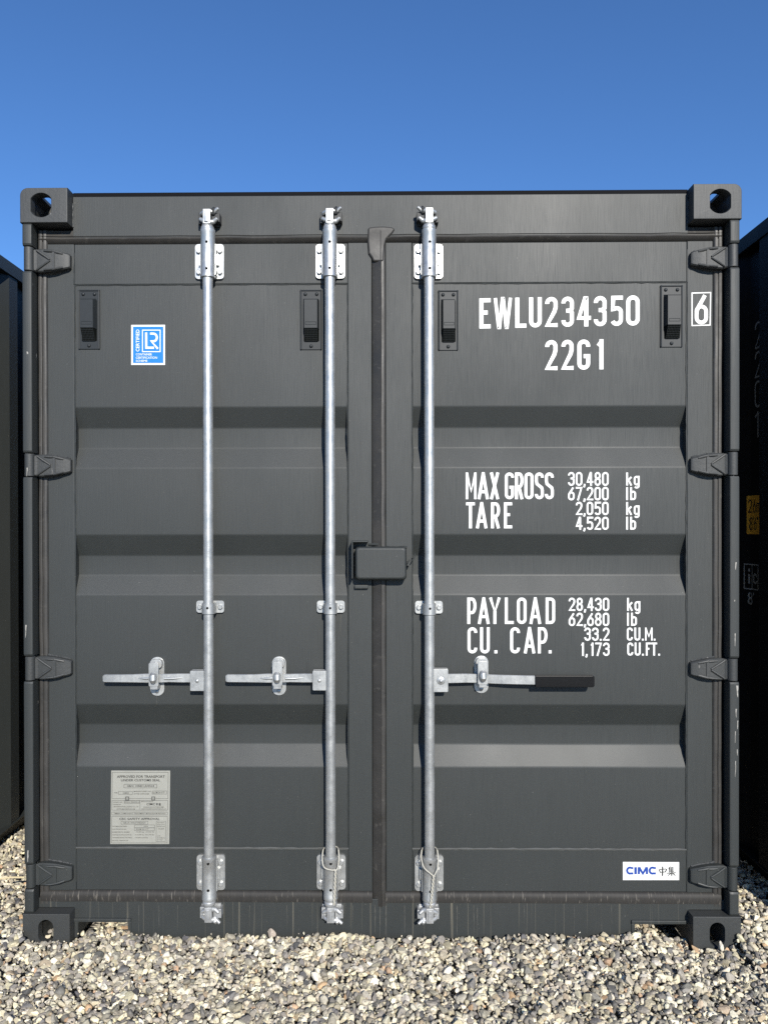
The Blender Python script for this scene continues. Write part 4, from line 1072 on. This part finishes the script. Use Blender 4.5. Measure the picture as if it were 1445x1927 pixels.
# ------------------------------------------------------------------ twine loops at the foot of two bars
def twine(px0, knot, foot, label):
    """loop over the top of the lower bracket, then a twisted tail"""
    X = {620: RX2, 805: RX3}[px0]
    ztop = WZ(1601, YROD); kx, kz = W(*knot, -0.014); fx, fz = W(*foot, -0.010)
    b = MB()
    lp = []
    for t in range(0, 25):
        a = math.pi * 2 * t / 24
        lp.append((X + .0275 * math.sin(a), YROD + .028 * math.cos(a) * (1 if math.cos(a) > 0 else .2), ztop + .004 * math.cos(a)))
    left = [(X - .0265, YROD + .004, ztop), (X - .0285, YROD - .006, ztop - .022), (X - .021, -.010, ztop - .045), ((X - .012 + kx) / 2, -.0165, (ztop - .045 + kz) / 2 - .004), (kx, -.0165, kz)]
    right = [(X + .0265, YROD + .004, ztop), (X + .0285, YROD - .005, ztop - .020), (X + .026, -.009, ztop - .045), ((X + .022 + kx) / 2, -.016, (ztop - .055 + kz) / 2), (kx, -.0165, kz)]
    def smooth(p, n=6):
        p = [Vector(q) for q in p]; out = []
        for i in range(len(p) - 1):
            a, b0, c, d = p[max(0, i - 1)], p[i], p[i + 1], p[min(len(p) - 1, i + 2)]
            for k in range(n):
                t = k / n
                out.append(0.5 * ((2 * b0) + (c - a) * t + (2 * a - 5 * b0 + 4 * c - d) * t * t + (3 * b0 - a - 3 * c + d) * t ** 3))
        out.append(p[-1]); return out
    b.tube(smooth(left),   .0023, 8); b.tube(smooth(right),   .0023, 8)
    back = [Vector((X - .0265, YROD + .004, ztop)), Vector((X - .020, YROD + .024, ztop + .002)), Vector((X, YROD + .030, ztop + .003)), Vector((X + .020, YROD + .024, ztop + .002)), Vector((X + .0265, YROD + .004, ztop))]
    b.tube(smooth(back),   .0023, 8)
    n = 70
    for ph in (0, math.pi):
        pts = []
        for i in range(n + 1):
            t = i / n; a = ph + t * 26
            pts.append((kx + (fx - kx) * t + .0026 * math.cos(a), -.0165 + .006 * t + .0026 * math.sin(a), kz + (fz - kz) * t))
        b.tube(pts, .0025, 7)
    o = b.build('twine_loop', M_ROPE, None, angle=80)
    tag(o, label, 'twine', 'twine loops tied on the locking bars')
twine(620, (632, 1636), (629, 1703), 'off-white twine looped round the foot of the middle locking bar')
twine(805, (816, 1648), (810, 1708), 'off-white twine looped round the foot of the locking bar right of the door gap')

# ------------------------------------------------------------------ neighbouring containers
def neighbour(name, dx, label, m, phase):
    rt = empty(name, (dx, 0, 0), label, 'shipping container')
    for sx in (-1, 1):
        for top in (1, 0):
            casting('corner_casting', sx, top, rt, m, dx=dx)
            casting('corner_casting', sx, top, rt, m, back=True, dx=dx)
        b = MB(); b.box(dx + sx * 1.07, dx + sx * 1.212, 0.004, 0.164, 0.119, 2.472); b.build('corner_post', m, rt, bevel=.006)
    body(rt, dx, m, phase=phase)
    src = [o for o in root.children if o.name.split('.')[0] in ('header_beam', 'door_sill', 'door', 'locking_bar')]
    for o in src:                                  # same doors as the middle container, without its lettering
        c = o.copy(); COL.objects.link(c); c.parent = rt; c.matrix_parent_inverse = Matrix.Identity(4)
        if 'label' in c: del c['label']
        c.data = o.data.copy(); c.data.materials[0] = m if o.data.materials[0] not in (M_GALV,) else M_GALV
        for g in o.children:
            if g.name.split('.')[0] in ('corrugated_panel', 'bearing_bracket', 'door_gasket', 'guide_bracket', 'door_handle', 'hinge'):
                e = g.copy(); COL.objects.link(e); e.parent = c; e.matrix_parent_inverse = Matrix.Identity(4)
    return rt
left_n = neighbour('neighbour_container', -2.810, 'dark grey container at the left edge, its side wall catching the sun', M_PAINT, (0.0, 0.036))
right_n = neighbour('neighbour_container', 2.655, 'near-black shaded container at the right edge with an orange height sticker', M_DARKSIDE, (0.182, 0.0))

# writing on the shaded side wall of the right container
sw = [o for o in right_n.children if o.name.startswith('side_wall')][0]
ys = sorted({round(v.co.y, 4) for v in sw.data.vertices})
# the sloping strip that faces the camera: inner edge (near) to outer edge (far)
cand = []
vx = {round(v.co.y, 4): v.co.x for v in sw.data.vertices}
for a, c in zip(ys, ys[1:]):
    if vx[a] > vx[c] + .01 and a > 0.30: cand.append((a, c))
ya, yc = cand[0]
pin = Vector((vx[ya], ya)); pout = Vector((vx[yc], yc))
nd = (pout - pin); nd.normalize(); nn = Vector((-abs(nd.y), -abs(nd.x)))   # normal towards -x -y
def slope_map(l0=0.0):
    # u metres from the inner (right-hand) edge towards the outer (left in the picture), v = height
    def f(u, v, l):
        k = .0010 + l0 + .0002 * l
        if u >= 0: return (pin.x + nd.x * u + nn.x * k, pin.y + nd.y * u + nn.y * k, v)
        return (pin.x - k, pin.y + u - .0006, v)
    return f
def stext(chars, v0, v1, s):
    out = []
    for ch, u0, u1 in chars:    # u measured from inner edge; glyph left edge is at larger u
        for k, (pts, closed) in enumerate(glyph(ch, u0 - u1, v1 - v0, s)):
            vs, fs = ribbon(pts, s, closed); out.append(([(u0 - x, v0 + y) for x, y in vs], fs, k))
    return out
zz = lambda py: W(1415, py, pin.y)[1]
def strip(u0, u1, a, c): return ([(u0, zz(c)), (u1, zz(c)), (u1, zz(a)), (u0, zz(a))], [(0, 1, 2, 3)], 0)
flat_mesh('height_sticker', [strip(.0001, .017, 933, 1005), strip(-.078, -.0001, 933, 1005)], M_YEL, right_n, slope_map())['label'] = 'orange height sticker reading 2.6m 8\'6"'
flat_mesh('lettering', stext([('2', .011, -.011), ('.', -.013, -.019), ('6', -.021, -.043), ('m', -.047, -.075)], zz(965), zz(940), .0050) + stext([('8', .006, -.016), ("'", -.018, -.025), ('6', -.027, -.049), ("'", -.052, -.056), ("'", -.058, -.062)], zz(998), zz(973), .0050), M_BLK, right_n, slope_map(.0006))
wl = []
for ch, a, c in (('2', 612, 662), ('2', 667, 716), ('0', 721, 771), ('1', 778, 826)):
    wl += stext([(ch, -.032, -.082 if ch != '1' else -.062)], zz(c), zz(a), .0085)
flat_mesh('lettering', wl, M_DIM, right_n, slope_map())
wl = stext([('i', .014, -.002), ('c', -.022, -.052)], zz(1098), zz(1070), .0075) + stext([('8', .012, -.016), ("'", -.020, -.028)], zz(1138), zz(1114), .0065)
for u0, u1 in ((.027, -.014), (-.014, -.060)):
    v, f = ribbon([(u0, zz(1108)), (u1, zz(1108)), (u1, zz(1062)), (u0, zz(1062))], .005, True); wl.append((v, f, 2))
flat_mesh('lettering', wl, M_DIM, right_n, slope_map())

# ------------------------------------------------------------------ gravel
rng = np.random.default_rng(11)
def ico(sub):
    bmx = bmesh.new(); bmesh.ops.create_icosphere(bmx, subdivisions=sub, radius=1.0)
    v = np.array([p.co[:] for p in bmx.verts]); f = np.array([[q.index for q in p.verts] for p in bmx.faces]); bmx.free(); return v, f
IV, IF = ico(2); IV3, IF3 = ico(3)
def rock(v, r):
    p = v.copy()
    for _ in range(r.integers(9, 17)):                 # a few flattened facets
        n = r.normal(size=3); n /= np.linalg.norm(n); d = r.uniform(.42, .88)
        k = p @ n; p = p - np.outer(np.maximum(k - d, 0) * .98, n)
    ph = r.uniform(0, 6, 3)
    p *= (1 + .10 * np.sin(2.3 * p[:, [1]] + ph[0]) * np.cos(2.1 * p[:, [2]] + ph[1]) + .05 * np.sin(4 * p[:, [0]] + ph[2]))
    return p * np.array([1.0, r.uniform(.60, .95), r.uniform(.40, .75)])
PROT = [rock(IV, rng) for _ in range(40)]
PAL = np.array([[.74, .64, .46], [.64, .56, .41], [.82, .75, .58], [.52, .45, .33], [.40, .345, .265], [.30, .265, .215], [.21, .19, .165], [.105, .10, .098], [.46, .36, .24], [.50, .33, .20], [.56, .50, .40], [.78, .69, .50], [.36, .32, .265], [.16, .148, .135], [.26, .23, .19]])
PW = np.array([9, 12, 9, 11, 11, 10, 8, 6, 5, 2.2, 14, 7, 10, 7, 9], float); PW /= PW.sum()
def rotm(r):
    q = r.normal(size=4); q /= np.linalg.norm(q); w, x, y, z = q
    return np.array([[1 - 2 * (y * y + z * z), 2 * (x * y - z * w), 2 * (x * z + y * w)], [2 * (x * y + z * w), 1 - 2 * (x * x + z * z), 2 * (y * z - x * w)], [2 * (x * z - y * w), 2 * (y * z + x * w), 1 - 2 * (x * x + y * y)]])
def rot_flat(r):
    a = r.uniform(0, 6.283); t = r.normal(0, .45); u = r.normal(0, .45)
    ca, sa = math.cos(a), math.sin(a); ct, st = math.cos(t), math.sin(t); cu, su = math.cos(u), math.sin(u)
    return np.array([[ca, -sa, 0], [sa, ca, 0], [0, 0, 1]]) @ np.array([[1, 0, 0], [0, ct, -st], [0, st, ct]]) @ np.array([[cu, 0, su], [0, 1, 0], [-su, 0, cu]])
stones = []
def scatter(x0, x1, y0, y1, sp, smin, smax, lift=0.0, keep=1.0):
    nx, ny = int((x1 - x0) / sp), int((y1 - y0) / sp)
    for j in range(ny):
        for i in range(nx):
            if keep < 1 and rng.random() > keep: continue
            x = x0 + (i + .5 + rng.uniform(-.5, .5)) * sp; y = y0 + (j + .5 + rng.uniform(-.5, .5)) * sp
            s = (smin + (smax - smin) * rng.random() ** 2.2) * 1.10
            if abs(x) < 1.065 and 0.040 - s * .55 < y < 0.45:
                inp = pk[0][0] + s * .5 < x < pk[0][1] - s * .5 or pk[1][0] + s * .5 < x < pk[1][1] - s * .3
                if not inp: continue
            elif 1.05 < abs(x) < 1.225 and y > -s * .7: continue
            stones.append((x, y, gheight(x, y) + lift * rng.random() + rng.uniform(-.005, .003), s))
scatter(-1.75, 1.75, -0.75, 0.13, .0140, .0070, .0175)
scatter(-1.75, 1.75, -0.75, 0.13, .023, .0095, .0225, .006, .60)
scatter(-1.75, 1.75, -0.60, 0.05, .019, .0035, .0070, .014, .5)
scatter(-1.75, 1.75, -1.5, -0.75, .021, .009, .018)
scatter(-1.74, -1.21, 0.13, 1.1, .015, .0075, .016)
scatter(-1.74, -1.21, 0.13, 1.1, .024, .009, .018, .006, .6)
scatter(1.21, 1.55, 0.13, 1.1, .0165, .008, .0165)
scatter(-1.74, -1.21, 1.1, 3.2, .026, .011, .021)
scatter(1.21, 1.55, 1.1, 2.6, .028, .011, .021)
scatter(pk[0][0] + .005, pk[0][1] - .005, 0.13, 0.42, .016, .008, .016)
scatter(pk[1][0] + .005, pk[1][1] - .005, 0.13, 0.42, .016, .008, .016)
for _ in range(9): stones.append((-1.219 + .080 + rng.uniform(-.02, .02), rng.uniform(.035, .10), .028 + rng.uniform(-.012, .012), rng.uniform(.009, .014)))
NS = len(stones); nv, nf = len(IV), len(IF)
V = np.empty((NS, nv, 3), np.float32); C = np.empty((NS, nv, 4), np.float32); C[..., 3] = 1
for i, (x, y, z, s) in enumerate(stones):
    V[i] = (PROT[rng.integers(40)] * s) @ (rot_flat(rng) if rng.random() < .7 else rotm(rng)).T + np.array([x, y, z])
    c = PAL[rng.choice(15, p=PW)] * rng.uniform(.70, 1.14) * np.array([.98, rng.uniform(.99, 1.03), rng.uniform(.95, 1.09)])
    C[i, :, :3] = c
FI = (IF[None] + (np.arange(NS) * nv)[:, None, None]).reshape(-1, 3)
me = bpy.data.meshes.new('gravel')
me.vertices.add(NS * nv); me.vertices.foreach_set('co', V.reshape(-1))
me.loops.add(len(FI) * 3); me.loops.foreach_set('vertex_index', FI.reshape(-1).astype(np.int32))
me.polygons.add(len(FI)); me.polygons.foreach_set('loop_start', np.arange(0, len(FI) * 3, 3, dtype=np.int32))
me.polygons.foreach_set('use_smooth', np.repeat(rng.random(NS) < .15, nf))
ca = me.color_attributes.new('stone', 'FLOAT_COLOR', 'POINT'); ca.data.foreach_set('color', C.reshape(-1))
me.update(); me.validate(); me.materials.append(M_STONE)
g = bpy.data.objects.new('gravel', me); COL.objects.link(g)
tag(g, 'pale mixed gravel of rounded stones in front of the container', 'gravel', kind='stuff')
print('stones', NS)

# a few stones that stand out
def pebble(px, py, Y, s, c, label, rot, shape=(1, .8, .7)):
    v = rock(IV3, np.random.default_rng(int(px))) / np.array([1, .8, .6]) * np.array(shape) * s
    R_ = Matrix.Rotation(rot, 3, 'Y'); X, Z = W(px, py, Y)
    vs = [tuple(R_ @ Vector(p) + Vector((X, Y, Z))) for p in v]
    b = MB(); b.raw(vs, [tuple(f) for f in IF3]); o = b.build('pebble', M_STONE, None, angle=80)
    ca = o.data.color_attributes.new('stone', 'FLOAT_COLOR', 'POINT')
    for d in ca.data: d.color = (*c, 1)
    tag(o, label, 'pebble', 'loose pebbles by the container')
pebble(510.5, 1758, 0.028, .0195, (.40, .34, .28), 'brown-grey oval pebble propped against the door sill between the left two bars', .95, (1, .7, .62))
pebble(55, 1782, -0.030, .026, (.66, .60, .48), 'large cream pebble in front of the lower left corner casting', -.35, (1, .7, .66))
pebble(1356, 1780, -0.022, .017, (.62, .57, .47), 'upright cream pebble below the slot of the lower right corner casting', 1.4, (1, .7, .6))
pebble(1407, 1735, 0.03, .020, (.62, .52, .38), 'flat tan pebble right of the lower right corner casting', .05, (1, .8, .55))
pebble(1402, 1724, 0.035, .011, (.72, .66, .55), 'small white stone on top of the flat tan pebble', .5, (1, .9, .9))
pebble(595, 1838, -0.20, .024, (.72, .67, .55), 'large angular white stone in the middle of the gravel', .6, (1, .7, .6))

# weed and straw
b = MB()
rw = random.Random(5)
wx, wz = W(695, 1788, -.03)
for i in range(9):
    a = rw.uniform(0, 6.28); L = rw.uniform(.018, .034); t = rw.uniform(.35, 1.0)
    d = Vector((math.cos(a) * t, math.sin(a) * t - .2, 1)).normalized(); sd = d.cross(Vector((0, 1, .2))).normalized() * rw.uniform(.003, .0055)
    p0 = Vector((wx + rw.uniform(-.006, .006), -.03, wz - .002)); 
    pts = [p0, p0 + d * L * .4 + sd, p0 + d * L + Vector((0, 0, -.004)), p0 + d * L * .4 - sd]
    b.raw(pts + [p0 + d * L * .4 + Vector((0, .0015, .001))], [(0, 1, 4), (1, 2, 4), (2, 3, 4), (3, 0, 4)])
w_ = b.build('weed', M_WEED, None); tag(w_, 'small green weed sprouting from the gravel below the door gap', 'weed')
b = MB()
X0, Z0 = W(-6, 1655, .10); X1, Z1 = W(47, 1651, .12)
b.tube([(X0, .10, Z0), ((X0 + X1) / 2, .11, (Z0 + Z1) / 2 + .004), (X1, .12, Z1)], .0032, 7)
s_ = b.build('straw', M_TWIG, None); tag(s_, 'pale dry straw lying on the gravel at the left edge', 'straw')
